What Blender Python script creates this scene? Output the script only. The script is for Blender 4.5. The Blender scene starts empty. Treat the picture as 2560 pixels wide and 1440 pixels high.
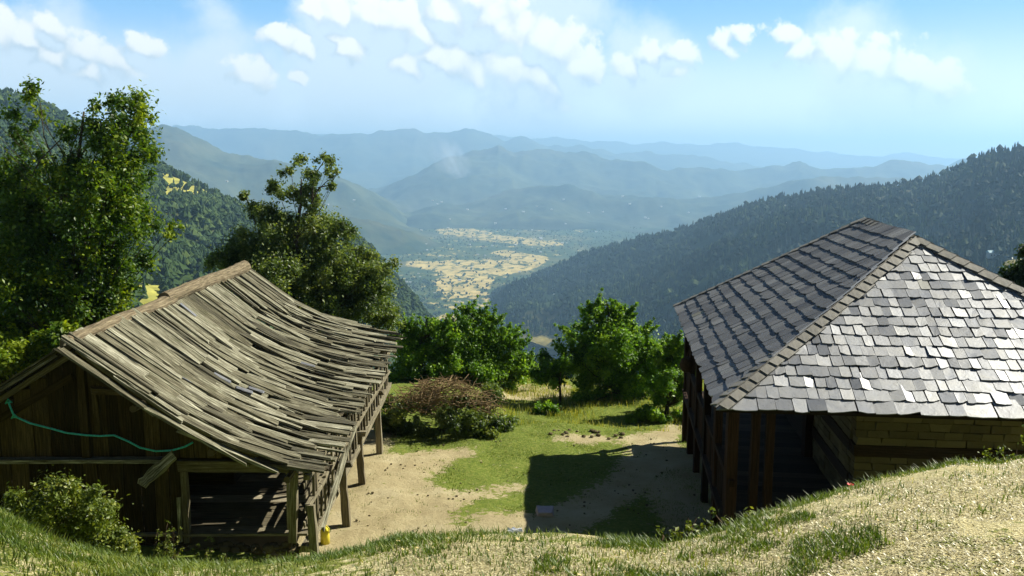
import bpy, math, random
import numpy as np
from mathutils import Vector, noise as mn
random.seed(7)
rng = np.random.default_rng(11)
C = bpy.context.scene.collection
S = bpy.context.scene

# ------------------------------------------------------------------ camera
F_PX = 2200.0
PITCH = math.atan(320.0 / F_PX)
cam = bpy.data.cameras.new("camera")
cam.sensor_width = 36.0
cam.lens = 36.0 * F_PX / 2560.0
cam.clip_start = 0.1
cam.clip_end = 200000.0
camo = bpy.data.objects.new("camera", cam)
C.objects.link(camo)
camo.location = (0, 0, 0)
camo.rotation_euler = (math.radians(90) - PITCH, 0, 0)
S.camera = camo
CT, ST = math.cos(PITCH), math.sin(PITCH)

def P(px, py, Y):
    """the point of the place that lies Y metres ahead in the direction of photograph pixel px, py"""
    a = (px - 1280.0) / F_PX
    b = (720.0 - py) / F_PX
    dy, dz = CT + b * ST, -ST + b * CT
    k = Y / dy
    return Vector((a * k, Y, dz * k))

def project(x, y, z):
    d = y * CT - z * ST
    h = y * ST + z * CT
    return 1280 + F_PX * x / d, 720 - F_PX * h / d

# ------------------------------------------------------------------ sky and sun
SUN = Vector((0.694, 0.338, 0.636)).normalized()
SUN_EL = math.asin(SUN.z)
SUN_AZ = math.atan2(SUN.x, SUN.y)
W = bpy.data.worlds.new("World")
S.world = W
W.use_nodes = True
wn, wl = W.node_tree.nodes, W.node_tree.links
wn.clear()
w_out = wn.new("ShaderNodeOutputWorld")
w_bg = wn.new("ShaderNodeBackground")
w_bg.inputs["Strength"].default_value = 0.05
sky = wn.new("ShaderNodeTexSky")
sky.sky_type = 'NISHITA'
sky.sun_disc = False
sky.sun_elevation = SUN_EL
sky.sun_rotation = SUN_AZ
sky.altitude = 2000
sky.air_density = 1.0
sky.dust_density = 0.6
sky.ozone_density = 1.5
tc = wn.new("ShaderNodeTexCoord")

def wmath(op, a, b=None, c=None):
    n = wn.new("ShaderNodeMath"); n.operation = op
    for i, v in enumerate((a, b, c)):
        if v is None: continue
        if isinstance(v, (int, float)): n.inputs[i].default_value = v
        else: wl.new(v, n.inputs[i])
    return n.outputs[0]
def wvec(op, a, b=None):
    n = wn.new("ShaderNodeVectorMath"); n.operation = op
    for i, v in enumerate((a, b)):
        if v is None: continue
        if isinstance(v, (tuple, list)): n.inputs[i].default_value = v
        else: wl.new(v, n.inputs[i])
    return n
def wnoise(scale, detail, rough, vec):
    n = wn.new("ShaderNodeTexNoise"); n.inputs["Scale"].default_value = scale
    n.inputs["Detail"].default_value = detail; n.inputs["Roughness"].default_value = rough
    wl.new(vec, n.inputs["Vector"])
    return n
def wrange(v, a, b, c=0.0, d=1.0):
    n = wn.new("ShaderNodeMapRange"); n.interpolation_type = 'SMOOTHSTEP'
    wl.new(v, n.inputs[0])
    for i, q in enumerate((a, b, c, d)): n.inputs[i + 1].default_value = q
    return n.outputs[0]
direction = tc.outputs["Generated"]
warp = wnoise(9.0, 7, 0.62, direction)
wv = wvec('SUBTRACT', warp.outputs["Color"], (0.5, 0.5, 0.5))
wsc = wn.new("ShaderNodeVectorMath"); wsc.operation = 'SCALE'; wl.new(wv.outputs[0], wsc.inputs[0]); wsc.inputs["Scale"].default_value = 0.045
dirw = wvec('ADD', direction, wsc.outputs[0]).outputs[0]
def blob_field(blobs, squash=1.35, where=None):
    acc = None
    where = where or dirw
    for (px, py, r) in blobs:
        v = P(px, py, 1.0).normalized()
        sub = wvec('SUBTRACT', where, tuple(v)).outputs[0]
        mul = wvec('MULTIPLY', sub, (1, 1, squash)).outputs[0]
        L = wn.new("ShaderNodeVectorMath"); L.operation = 'LENGTH'; wl.new(mul, L.inputs[0])
        f = wmath('MULTIPLY_ADD', L.outputs["Value"], -F_PX / (r * 1.12), 1.0)
        if acc is None: acc = f
        else: acc = wmath('MAXIMUM', acc, f)
    return acc
cum = [(1190, 5, 90), (1240, 60, 100), (1290, 95, 100), (1345, 105, 95), (1400, 130, 95), (1445, 165, 70), (1260, 180, 130), (1180, 190, 90), (1120, 40, 80), (1330, 200, 100), (1000, 60, 90), (930, 40, 80), (850, 40, 70), (780, 30, 50),
       (1065, 92, 62), (1115, 165, 75), (1080, 140, 75), (1020, 170, 60), (868, 128, 60), (845, 95, 40), (700, 108, 62), (755, 125, 42), (612, 190, 66), (740, 195, 30),
       (10, 90, 80), (80, 112, 62), (135, 78, 48), (205, 125, 62), (265, 150, 72), (225, 180, 66), (130, 150, 60), (350, 112, 52),
       (1962, 92, 58), (1995, 135, 66), (2080, 150, 76), (2180, 175, 84), (2255, 192, 84), (2330, 203, 68), (1808, 112, 46), (1842, 86, 32),
       (1572, 172, 56), (1632, 142, 48), (1712, 148, 52), (1700, 182, 38)]
f_c = blob_field(cum, 1.15)
f_up = blob_field(cum, 1.15, wvec('ADD', dirw, (0.006, 0.0, 0.010)).outputs[0])
lit = wmath('MULTIPLY', wmath('SUBTRACT', f_c, f_up), 2.6)
cn = wnoise(60.0, 8, 0.6, direction).outputs["Fac"]
vor = wn.new("ShaderNodeTexVoronoi"); vor.feature = 'SMOOTH_F1'; vor.inputs["Scale"].default_value = 55.0; vor.inputs["Smoothness"].default_value = 0.25
wl.new(dirw, vor.inputs["Vector"])
puff = wmath('MULTIPLY_ADD', vor.outputs["Distance"], -1.0, 0.5)
f_sum = wmath('ADD', wmath('MULTIPLY_ADD', wmath('SUBTRACT', cn, 0.5), 1.7, f_c), wmath('MULTIPLY', puff, 0.5))
a_c = wmath('MULTIPLY', wrange(f_sum, 0.02, 0.44), wrange(wmath('ADD', lit, wmath('MULTIPLY', cn, 1.4)), -0.05, 0.95))
veil = [(830, 25, 150), (960, 60, 200), (1080, 110, 220), (1000, 200, 200), (1250, 60, 180), (1330, 190, 220), (160, 170, 180), (60, 190, 180), (330, 190, 150), (560, 210, 200), (2130, 190, 170), (850, 230, 220), (1600, 180, 130), (2300, 240, 150)]
f_v = blob_field(veil, 1.2)
vn = wnoise(9.0, 8, 0.58, direction).outputs["Fac"]
f_vs = wmath('MULTIPLY_ADD', wmath('SUBTRACT', vn, 0.5), 2.4, f_v)
a_v = wmath('MULTIPLY', wrange(f_vs, -0.10, 0.6), 0.85)
sep = wn.new("ShaderNodeSeparateXYZ"); wl.new(direction, sep.inputs[0])
horiz = wrange(sep.outputs["Z"], 0.27, 0.15, 0.0, 1.0)          # bright milky air low over the horizon
shade_n = wnoise(22.0, 6, 0.6, direction).outputs["Fac"]
def wmix(fac, a, b):
    n = wn.new("ShaderNodeMix"); n.data_type = 'RGBA'
    if isinstance(fac, (int, float)): n.inputs[0].default_value = fac
    else: wl.new(fac, n.inputs[0])
    for s_, v in ((6, a), (7, b)):
        if isinstance(v, tuple): n.inputs[s_].default_value = v
        else: wl.new(v, n.inputs[s_])
    return n.outputs[2]
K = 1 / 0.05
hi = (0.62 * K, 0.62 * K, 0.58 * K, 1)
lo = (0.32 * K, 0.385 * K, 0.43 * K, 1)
c_cum = wmix(wrange(wmath('ADD', wmath('MULTIPLY_ADD', wmath('SUBTRACT', shade_n, 0.5), 1.6, lit), wmath('MULTIPLY', puff, 0.9)), -0.55, 0.75), lo, hi)
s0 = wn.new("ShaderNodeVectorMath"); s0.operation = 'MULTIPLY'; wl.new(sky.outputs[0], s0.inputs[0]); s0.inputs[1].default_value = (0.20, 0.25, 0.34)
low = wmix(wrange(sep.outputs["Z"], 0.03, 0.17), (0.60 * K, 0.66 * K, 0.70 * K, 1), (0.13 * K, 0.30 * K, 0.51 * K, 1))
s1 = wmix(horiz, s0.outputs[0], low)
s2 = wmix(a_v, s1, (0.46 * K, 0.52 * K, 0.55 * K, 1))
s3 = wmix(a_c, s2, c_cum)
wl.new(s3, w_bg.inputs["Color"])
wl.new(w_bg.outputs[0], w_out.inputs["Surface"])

sl = bpy.data.lights.new("sun", 'SUN')
sl.energy = 5.0
sl.angle = math.radians(0.5)
sl.color = (1.0, 0.95, 0.80)
so = bpy.data.objects.new("sun", sl)
C.objects.link(so)
so.rotation_euler = (-SUN).to_track_quat('-Z', 'Y').to_euler()

S.view_settings.view_transform = 'Standard'
S.view_settings.look = 'None'
S.view_settings.gamma = 1
S.view_settings.exposure = 1.0
S.render.engine = 'CYCLES'
S.cycles.use_denoising = True
S.cycles.max_bounces = 6
S.cycles.diffuse_bounces = 3
S.cycles.transparent_max_bounces = 8
S.cycles.volume_bounces = 1
S.cycles.sample_clamp_indirect = 4

# ------------------------------------------------------------------ materials
class M:
    def __init__(self, name):
        self.m = bpy.data.materials.new(name); self.m.use_nodes = True
        self.n, self.l = self.m.node_tree.nodes, self.m.node_tree.links
        self.b = self.n["Principled BSDF"]
    def put(self, sock, v):
        if v is None: return
        if hasattr(v, "links") or hasattr(v, "is_linked"): self.l.new(v, sock)
        else: sock.default_value = v
    def math(self, op, a, b=None, c=None):
        n = self.n.new("ShaderNodeMath"); n.operation = op
        for i, v in enumerate((a, b, c)): self.put(n.inputs[i], v)
        return n.outputs[0]
    def attr(self, name):
        n = self.n.new("ShaderNodeAttribute"); n.attribute_name = name
        return n.outputs["Fac"]
    def coord(self, kind="Object", scale=(1, 1, 1), off=None):
        if kind == "Position":
            src = self.n.new("ShaderNodeNewGeometry").outputs["Position"]
        else:
            src = self.n.new("ShaderNodeTexCoord").outputs[kind]
        n = self.n.new("ShaderNodeMapping"); n.inputs["Scale"].default_value = scale
        self.l.new(src, n.inputs["Vector"])
        if off is not None: self.l.new(off, n.inputs["Location"])
        return n.outputs[0]
    def noise(self, vec, scale, detail=5, rough=0.55, dist=0.0):
        n = self.n.new("ShaderNodeTexNoise"); n.inputs["Scale"].default_value = scale
        n.inputs["Detail"].default_value = detail; n.inputs["Roughness"].default_value = rough
        n.inputs["Distortion"].default_value = dist
        self.l.new(vec, n.inputs["Vector"])
        return n.outputs["Fac"]
    def ramp(self, fac, stops):
        n = self.n.new("ShaderNodeValToRGB")
        e = n.color_ramp.elements
        while len(e) < len(stops): e.new(0.5)
        for i, (p, c) in enumerate(stops):
            e[i].position = p; e[i].color = (c[0], c[1], c[2], 1) if isinstance(c, (tuple, list)) else (c, c, c, 1)
        self.put(n.inputs[0], fac)
        return n.outputs[0]
    def mix(self, fac, a, b, mode='MIX'):
        n = self.n.new("ShaderNodeMix"); n.data_type = 'RGBA'; n.blend_type = mode
        self.put(n.inputs[0], fac)
        for i, v in ((6, a), (7, b)):
            if isinstance(v, (tuple, list)): v = (v[0], v[1], v[2], 1)
            self.put(n.inputs[i], v)
        return n.outputs[2]
    def rng(self, v, a, b, c=0.0, d=1.0):
        n = self.n.new("ShaderNodeMapRange"); self.put(n.inputs[0], v)
        for i, q in enumerate((a, b, c, d)): n.inputs[i + 1].default_value = q
        return n.outputs[0]
    def bump(self, h, strength=0.5, dist=0.02):
        n = self.n.new("ShaderNodeBump"); n.inputs["Strength"].default_value = strength; n.inputs["Distance"].default_value = dist
        self.l.new(h, n.inputs["Height"]); self.l.new(n.outputs[0], self.b.inputs["Normal"])
    def done(self, color=None, rough=0.8, spec=0.3):
        self.put(self.b.inputs["Base Color"], (color[0], color[1], color[2], 1) if isinstance(color, tuple) else color)
        self.put(self.b.inputs["Roughness"], rough)
        self.put(self.b.inputs["Specular IOR Level"], spec)
        return self.m

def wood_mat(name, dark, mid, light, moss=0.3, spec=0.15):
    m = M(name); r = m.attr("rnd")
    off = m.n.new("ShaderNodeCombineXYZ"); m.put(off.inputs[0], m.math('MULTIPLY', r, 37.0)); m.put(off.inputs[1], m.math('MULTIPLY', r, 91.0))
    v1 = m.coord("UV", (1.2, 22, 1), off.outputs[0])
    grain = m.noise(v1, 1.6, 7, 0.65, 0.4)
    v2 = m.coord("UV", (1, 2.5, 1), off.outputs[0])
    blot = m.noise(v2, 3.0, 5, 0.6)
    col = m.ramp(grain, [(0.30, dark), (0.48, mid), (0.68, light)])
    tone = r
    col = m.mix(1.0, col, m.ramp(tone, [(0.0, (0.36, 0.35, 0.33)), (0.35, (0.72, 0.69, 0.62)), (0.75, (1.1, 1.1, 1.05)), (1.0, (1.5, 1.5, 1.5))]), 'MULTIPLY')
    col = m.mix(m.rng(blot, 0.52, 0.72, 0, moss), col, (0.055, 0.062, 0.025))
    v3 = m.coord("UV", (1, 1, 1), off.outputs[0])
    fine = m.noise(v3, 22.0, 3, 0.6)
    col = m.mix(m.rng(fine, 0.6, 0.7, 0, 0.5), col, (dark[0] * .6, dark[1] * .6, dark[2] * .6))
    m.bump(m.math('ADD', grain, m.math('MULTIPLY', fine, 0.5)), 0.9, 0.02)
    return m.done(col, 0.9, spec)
MAT = {}
MAT['roof_wood'] = wood_mat("weathered_roof_board", (0.03, 0.024, 0.014), (0.12, 0.113, 0.080), (0.38, 0.37, 0.285), 0.5)
MAT['log'] = wood_mat("bark_log", (0.035, 0.026, 0.018), (0.15, 0.12, 0.08), (0.30, 0.25, 0.17), 0.4)
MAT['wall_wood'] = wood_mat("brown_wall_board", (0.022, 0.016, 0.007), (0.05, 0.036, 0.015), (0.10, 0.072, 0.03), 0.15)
MAT['post_wood'] = wood_mat("grey_post", (0.05, 0.042, 0.03), (0.16, 0.14, 0.10), (0.31, 0.28, 0.20), 0.2)
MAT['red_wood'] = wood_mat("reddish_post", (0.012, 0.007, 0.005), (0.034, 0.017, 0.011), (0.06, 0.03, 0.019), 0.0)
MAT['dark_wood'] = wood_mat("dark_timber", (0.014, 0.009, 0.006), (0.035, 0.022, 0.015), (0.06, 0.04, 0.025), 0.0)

def slate_mat():
    m = M("slate"); r = m.attr("rnd")
    off = m.n.new("ShaderNodeCombineXYZ"); m.put(off.inputs[0], m.math('MULTIPLY', r, 57.0)); m.put(off.inputs[1], m.math('MULTIPLY', r, 23.0))
    v = m.coord("UV", (1, 1, 1), off.outputs[0])
    n1 = m.noise(v, 3.0, 6, 0.6, 0.6); n2 = m.noise(v, 25.0, 4, 0.6)
    col = m.ramp(r, [(0.0, (0.20, 0.21, 0.235)), (0.35, (0.285, 0.295, 0.32)), (0.6, (0.345, 0.35, 0.365)), (0.85, (0.43, 0.44, 0.455)), (1.0, (0.45, 0.44, 0.37))])
    col = m.mix(m.rng(n1, 0.45, 0.7, 0, 0.4), col, (0.36, 0.355, 0.33))
    col = m.mix(m.rng(n2, 0.55, 0.72, 0, 0.4), col, (0.09, 0.092, 0.10))
    m.bump(m.math('ADD', m.math('MULTIPLY', n1, 1.0), m.math('MULTIPLY', n2, 0.2)), 0.5, 0.015)
    rr = m.math('FRACT', m.math('MULTIPLY', r, 17.3))
    m.b.inputs["Metallic"].default_value = 0.8
    m.b.inputs["Specular Tint"].default_value = (0.0, 0.0, 0.0, 1)
    return m.done(col, m.math('MULTIPLY_ADD', rr, 0.14, 0.44), 0.5)
MAT['slate'] = slate_mat()
def slate_cap_mat():
    m = M("slate_hip_cap"); r = m.attr("rnd")
    v = m.coord("UV", (1, 1, 1)); n1 = m.noise(v, 6.0, 6, 0.6)
    col = m.ramp(r, [(0, (0.10, 0.095, 0.085)), (1, (0.19, 0.18, 0.16))])
    col = m.mix(m.rng(n1, 0.45, 0.7, 0, 0.5), col, (0.27, 0.25, 0.18)); m.bump(n1, 0.8, 0.02)
    return m.done(col, 0.6, 0.4)
MAT['cap'] = slate_cap_mat()

def block_mat():
    m = M("mud_stone_blocks"); r = m.attr("rnd")
    v = m.coord("Object"); n1 = m.noise(v, 5, 6, 0.6); n2 = m.noise(v, 30, 4, 0.6)
    col = m.ramp(m.math('ADD', m.math('MULTIPLY', r, 0.6), m.math('MULTIPLY', n1, 0.4)), [(0.1, (0.075, 0.06, 0.032)), (0.5, (0.12, 0.098, 0.052)), (0.95, (0.17, 0.14, 0.075))])
    m.bump(m.math('ADD', n1, m.math('MULTIPLY', n2, 0.5)), 0.7, 0.03)
    return m.done(col, 0.95, 0.1)
MAT['block'] = block_mat()

def simple(name, col, rough=0.7, spec=0.3, n_amt=0.3, n_scale=8):
    m = M(name); n1 = m.noise(m.coord("Object"), n_scale, 5, 0.6)
    d = tuple(c * (1 - n_amt) for c in col); b = tuple(min(1, c * (1 + n_amt)) for c in col)
    m.bump(n1, 0.3, 0.01)
    return m.done(m.ramp(n1, [(0.3, d), (0.7, b)]), rough, spec)

def leaf_mat(name, c0, c1, c2, trans=0.45, rough=0.45, spec=0.4):
    m = M(name); r = m.attr("rnd")
    col = m.ramp(r, [(0.0, c0), (0.55, c1), (1.0, c2)])
    m.done(col, rough, spec)
    t = m.n.new("ShaderNodeBsdfTranslucent"); 
    tcx = m.mix(1.0, col, (1.5, 1.4, 0.5), 'MULTIPLY'); m.l.new(tcx, t.inputs[0])
    mx = m.n.new("ShaderNodeMixShader"); mx.inputs[0].default_value = trans
    m.l.new(m.b.outputs[0], mx.inputs[1]); m.l.new(t.outputs[0], mx.inputs[2])
    m.l.new(mx.outputs[0], m.n["Material Output"].inputs["Surface"])
    return m.m
MAT['leaf_a'] = leaf_mat("broad_leaf", (0.022, 0.055, 0.006), (0.07, 0.145, 0.010), (0.24, 0.31, 0.015))
MAT['leaf_b'] = leaf_mat("olive_leaf", (0.04, 0.07, 0.02), (0.11, 0.17, 0.04), (0.24, 0.29, 0.09))
MAT['leaf_c'] = leaf_mat("fresh_leaf", (0.05, 0.12, 0.012), (0.13, 0.27, 0.02), (0.27, 0.42, 0.045))
MAT['leaf_dark'] = leaf_mat("dark_leaf", (0.014, 0.030, 0.010), (0.025, 0.055, 0.014), (0.05, 0.09, 0.02))
MAT['weed'] = leaf_mat("weed_leaf", (0.06, 0.09, 0.012), (0.13, 0.18, 0.022), (0.25, 0.27, 0.045), 0.35)
MAT['grass'] = leaf_mat("grass_blade", (0.05, 0.10, 0.010), (0.14, 0.20, 0.022), (0.46, 0.42, 0.12), 0.35)
MAT['straw'] = leaf_mat("dry_straw", (0.20, 0.17, 0.08), (0.42, 0.37, 0.20), (0.66, 0.61, 0.38), 0.15)
MAT['bark'] = simple("bark", (0.07, 0.058, 0.042), 0.9, 0.1, 0.5, 12)
MAT['twig'] = simple("dry_twig", (0.19, 0.135, 0.07), 0.9, 0.1, 0.4, 6)
MAT['twig_dark'] = simple("dark_twig", (0.07, 0.05, 0.03), 0.9, 0.1, 0.4, 6)

def ground_mat():
    m = M("yard_and_bank_ground")
    g = m.attr("green"); b = m.attr("bank")
    v = m.coord("Position")
    n1 = m.noise(v, 0.9, 6, 0.6); n2 = m.noise(v, 9, 5, 0.7); n3 = m.noise(v, 60, 3, 0.7); n4 = m.noise(v, 2.6, 7, 0.65)
    dirt = m.ramp(n1, [(0.3, (0.31, 0.255, 0.14)), (0.5, (0.39, 0.33, 0.19)), (0.7, (0.46, 0.40, 0.25))])
    dirt = m.mix(m.rng(n2, 0.56, 0.72, 0, 0.5), dirt, (0.21, 0.17, 0.09))
    grass = m.ramp(n2, [(0.3, (0.075, 0.11, 0.018)), (0.5, (0.14, 0.185, 0.03)), (0.72, (0.25, 0.25, 0.07))])
    gm = m.math('ADD', g, m.math('MULTIPLY', m.math('SUBTRACT', n4, 0.5), 1.1))
    gm = m.math('ADD', gm, m.math('MULTIPLY', m.math('SUBTRACT', n2, 0.5), 1.5))
    gm = m.rng(gm, 0.44, 0.54)
    yard = m.mix(gm, dirt, grass)
    straw = m.ramp(n3, [(0.32, (0.20, 0.16, 0.07)), (0.46, (0.46, 0.40, 0.20)), (0.66, (0.68, 0.62, 0.38))])
    straw = m.mix(m.rng(n2, 0.55, 0.75, 0, 0.5), straw, (0.17, 0.17, 0.045))
    bg = m.mix(gm, straw, m.mix(m.rng(n3, 0.4, 0.65), (0.10, 0.13, 0.02), (0.27, 0.28, 0.07)))
    col = m.mix(b, yard, bg)
    hh = m.math('ADD', m.math('MULTIPLY', n3, 0.5), n2)
    m.bump(hh, 0.9, 0.05)
    return m.done(col, 0.95, 0.1)
MAT['ground'] = ground_mat()

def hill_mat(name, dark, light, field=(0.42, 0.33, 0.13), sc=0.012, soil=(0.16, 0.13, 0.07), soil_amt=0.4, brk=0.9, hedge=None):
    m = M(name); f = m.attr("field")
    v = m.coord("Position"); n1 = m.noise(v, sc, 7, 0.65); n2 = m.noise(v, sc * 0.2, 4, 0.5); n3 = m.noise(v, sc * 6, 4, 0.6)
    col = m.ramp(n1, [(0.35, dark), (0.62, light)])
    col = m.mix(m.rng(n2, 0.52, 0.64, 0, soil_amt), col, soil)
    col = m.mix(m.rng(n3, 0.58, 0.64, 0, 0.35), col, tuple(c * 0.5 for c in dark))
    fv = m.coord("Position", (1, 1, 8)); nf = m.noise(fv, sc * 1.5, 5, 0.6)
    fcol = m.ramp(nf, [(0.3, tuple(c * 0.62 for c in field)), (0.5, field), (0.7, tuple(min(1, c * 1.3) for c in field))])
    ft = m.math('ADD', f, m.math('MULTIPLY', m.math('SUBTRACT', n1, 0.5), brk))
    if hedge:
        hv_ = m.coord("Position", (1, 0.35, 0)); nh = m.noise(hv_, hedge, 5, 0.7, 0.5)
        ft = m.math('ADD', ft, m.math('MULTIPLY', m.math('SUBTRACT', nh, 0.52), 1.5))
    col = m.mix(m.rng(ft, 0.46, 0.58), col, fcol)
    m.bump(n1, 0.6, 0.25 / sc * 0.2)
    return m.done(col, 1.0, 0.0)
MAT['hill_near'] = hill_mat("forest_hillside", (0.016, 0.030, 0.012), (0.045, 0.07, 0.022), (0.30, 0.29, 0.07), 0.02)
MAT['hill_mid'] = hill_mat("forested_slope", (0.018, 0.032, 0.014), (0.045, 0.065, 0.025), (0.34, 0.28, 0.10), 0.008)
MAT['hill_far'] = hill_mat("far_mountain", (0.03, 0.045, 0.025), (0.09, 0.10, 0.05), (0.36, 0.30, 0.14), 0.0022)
MAT['valley'] = hill_mat("valley_fields", (0.030, 0.055, 0.022), (0.075, 0.10, 0.035), (0.48, 0.37, 0.14), 0.011, (0.3, 0.23, 0.1), 0.3, 0.9, 0.022)
MAT['conifer'] = leaf_mat("conifer_needles", (0.008, 0.020, 0.009), (0.020, 0.042, 0.014), (0.065, 0.095, 0.02), 0.05, 0.8, 0.1)
MAT['scrub'] = leaf_mat("far_broadleaf", (0.016, 0.034, 0.010), (0.035, 0.065, 0.016), (0.075, 0.11, 0.025), 0.05, 0.8, 0.1)

# ------------------------------------------------------------------ helpers
def tag(o, label=None, cat=None, group=None, kind=None):
    if label: o["label"] = label
    if cat: o["category"] = cat
    if group: o["group"] = group
    if kind: o["kind"] = kind
    return o
def empty(name, loc=(0, 0, 0)):
    o = bpy.data.objects.new(name, None); C.objects.link(o); o.location = loc; o.empty_display_size = 0.2
    return o
def put(o, parent):
    if parent is not None:
        o.parent = parent
        root, off = parent, Vector((0, 0, 0))
        while root is not None:
            off += root.location; root = root.parent
        o.location = -off
class MB:
    def __init__(self): self.v = []; self.f = []; self.uv = []; self.r = []
    def vert(self, p, r=0.5): self.v.append(tuple(p)); self.r.append(r); return len(self.v) - 1
    def face(self, idx, uvs=None):
        self.f.append(idx); self.uv.extend(uvs if uvs else [(0.0, 0.0)] * len(idx))
    def beam(self, a, b, w, t, up=(0, 0, 1), r=None, seg=1, jit=0.0, taper=1.0):
        """a board or beam from a to b, w wide, t thick"""
        a, b = Vector(a), Vector(b); d = b - a; L = d.length; d.normalize()
        up = Vector(up); s = d.cross(up)
        if s.length < 1e-4: s = d.cross(Vector((1, 0, 0)))
        s.normalize(); n = s.cross(d).normalized()
        if r is None: r = random.random()
        rings = []
        for i in range(seg + 1):
            q = i / seg; c = a + d * (L * q); k = 1 + (taper - 1) * q
            j = lambda: random.uniform(-jit, jit)
            e = [c + s * (w / 2 * k + j()) + n * (t / 2 + j() * .4), c - s * (w / 2 * k + j()) + n * (t / 2 + j() * .4),
                 c - s * (w / 2 * k + j()) - n * t / 2, c + s * (w / 2 * k + j()) - n * t / 2]
            if jit and i in (0, seg):
                for z in (0, 3): e[z] = e[z] + d * random.uniform(-1, 1) * jit * 3
                for z in (1, 2): e[z] = e[z] + d * random.uniform(-1, 1) * jit * 3
            rings.append([self.vert(p, r) for p in e])
        vs = [0, w, w + t, 2 * w + t, 2 * w + 2 * t]
        for i in range(seg):
            A, B = rings[i], rings[i + 1]; u0, u1 = L * i / seg, L * (i + 1) / seg
            for k in range(4):
                k2 = (k + 1) % 4
                self.face((A[k], B[k], B[k2], A[k2]), [(u0, vs[k]), (u1, vs[k]), (u1, vs[k + 1]), (u0, vs[k + 1])])
        A = rings[0]; self.face(tuple(A), [(0, 0), (0, w), (t, w), (t, 0)])
        A = rings[-1]; self.face(tuple(reversed(A)), [(0, 0), (0, w), (t, w), (t, 0)])
    def tube(self, pts, rad, sides=6, r=None, jit=0.0, cap=True):
        pts = [Vector(p) for p in pts]
        if not isinstance(rad, (list, tuple)): rad = [rad] * len(pts)
        if r is None: r = random.random()
        rings = []; L = 0
        prev = None
        for i, p in enumerate(pts):
            d = (pts[min(i + 1, len(pts) - 1)] - pts[max(i - 1, 0)]).normalized()
            s = d.cross(Vector((0.13, 0.2, 1))) if prev is None else prev - d * prev.dot(d)
            if s.length < 1e-5: s = d.cross(Vector((1, 0, 0)))
            s.normalize(); prev = s; n = d.cross(s)
            if i: L += (p - pts[i - 1]).length
            ring = []
            for k in range(sides):
                a = 2 * math.pi * k / sides; rr = rad[i] * (1 + random.uniform(-jit, jit))
                ring.append(self.vert(p + (s * math.cos(a) + n * math.sin(a)) * rr, r))
            rings.append((ring, L))
        for i in range(len(rings) - 1):
            (A, u0), (B, u1) = rings[i], rings[i + 1]
            for k in range(sides):
                k2 = (k + 1) % sides; v0 = k * rad[0] * 6.28 / sides; v1 = (k + 1) * rad[0] * 6.28 / sides
                self.face((A[k], A[k2], B[k2], B[k]), [(u0, v0), (u0, v1), (u1, v1), (u1, v0)])
        if cap:
            self.face(tuple(reversed(rings[0][0])), [(0, 0)] * sides); self.face(tuple(rings[-1][0]), [(0, 0)] * sides)
    def build(self, name, mat, parent=None, smooth=False):
        me = bpy.data.meshes.new(name); me.from_pydata(self.v, [], self.f)
        uvl = me.uv_layers.new(name="UVMap"); uvl.data.foreach_set("uv", np.array(self.uv, dtype=np.float32).ravel())
        at = me.attributes.new("rnd", 'FLOAT', 'POINT'); at.data.foreach_set("value", np.array(self.r, dtype=np.float32))
        me.materials.append(mat)
        if smooth: me.polygons.foreach_set("use_smooth", [True] * len(me.polygons))
        me.update(); o = bpy.data.objects.new(name, me); C.objects.link(o); put(o, parent)
        return o
def np_mesh(name, verts, faces, mat, parent=None, attrs=None, smooth=False):
    """verts (N,3), faces (M,k) arrays"""
    me = bpy.data.meshes.new(name); verts = np.asarray(verts, dtype=np.float32); faces = np.asarray(faces, dtype=np.int32)
    k = faces.shape[1]
    me.vertices.add(len(verts)); me.vertices.foreach_set("co", verts.ravel())
    me.loops.add(faces.size); me.loops.foreach_set("vertex_index", faces.ravel())
    me.polygons.add(len(faces)); me.polygons.foreach_set("loop_start", np.arange(0, faces.size, k, dtype=np.int32))
    me.update(calc_edges=True)
    for nm, arr in (attrs or {}).items():
        at = me.attributes.new(nm, 'FLOAT', 'POINT'); at.data.foreach_set("value", np.asarray(arr, dtype=np.float32))
    me.materials.append(mat)
    me.polygons.foreach_set("use_smooth", np.full(len(faces), smooth))
    me.validate(); o = bpy.data.objects.new(name, me); C.objects.link(o); put(o, parent)
    return o
def fbm(p, o=5): return mn.fractal(Vector(p), 1.0, 2.0, o)
def interp(x, pts):
    xs = [p[0] for p in pts]; ys = [p[1] for p in pts]
    return np.interp(x, xs, ys)
def in_poly(px, py, poly):
    px, py = np.asarray(px), np.asarray(py); ins = np.zeros(px.shape, bool); n = len(poly)
    for i in range(n):
        x0, y0 = poly[i]; x1, y1 = poly[(i + 1) % n]
        if y0 == y1: continue
        c = ((y0 > py) != (y1 > py)) & (px < (x1 - x0) * (py - y0) / (y1 - y0) + x0)
        ins ^= c
    return ins

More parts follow.
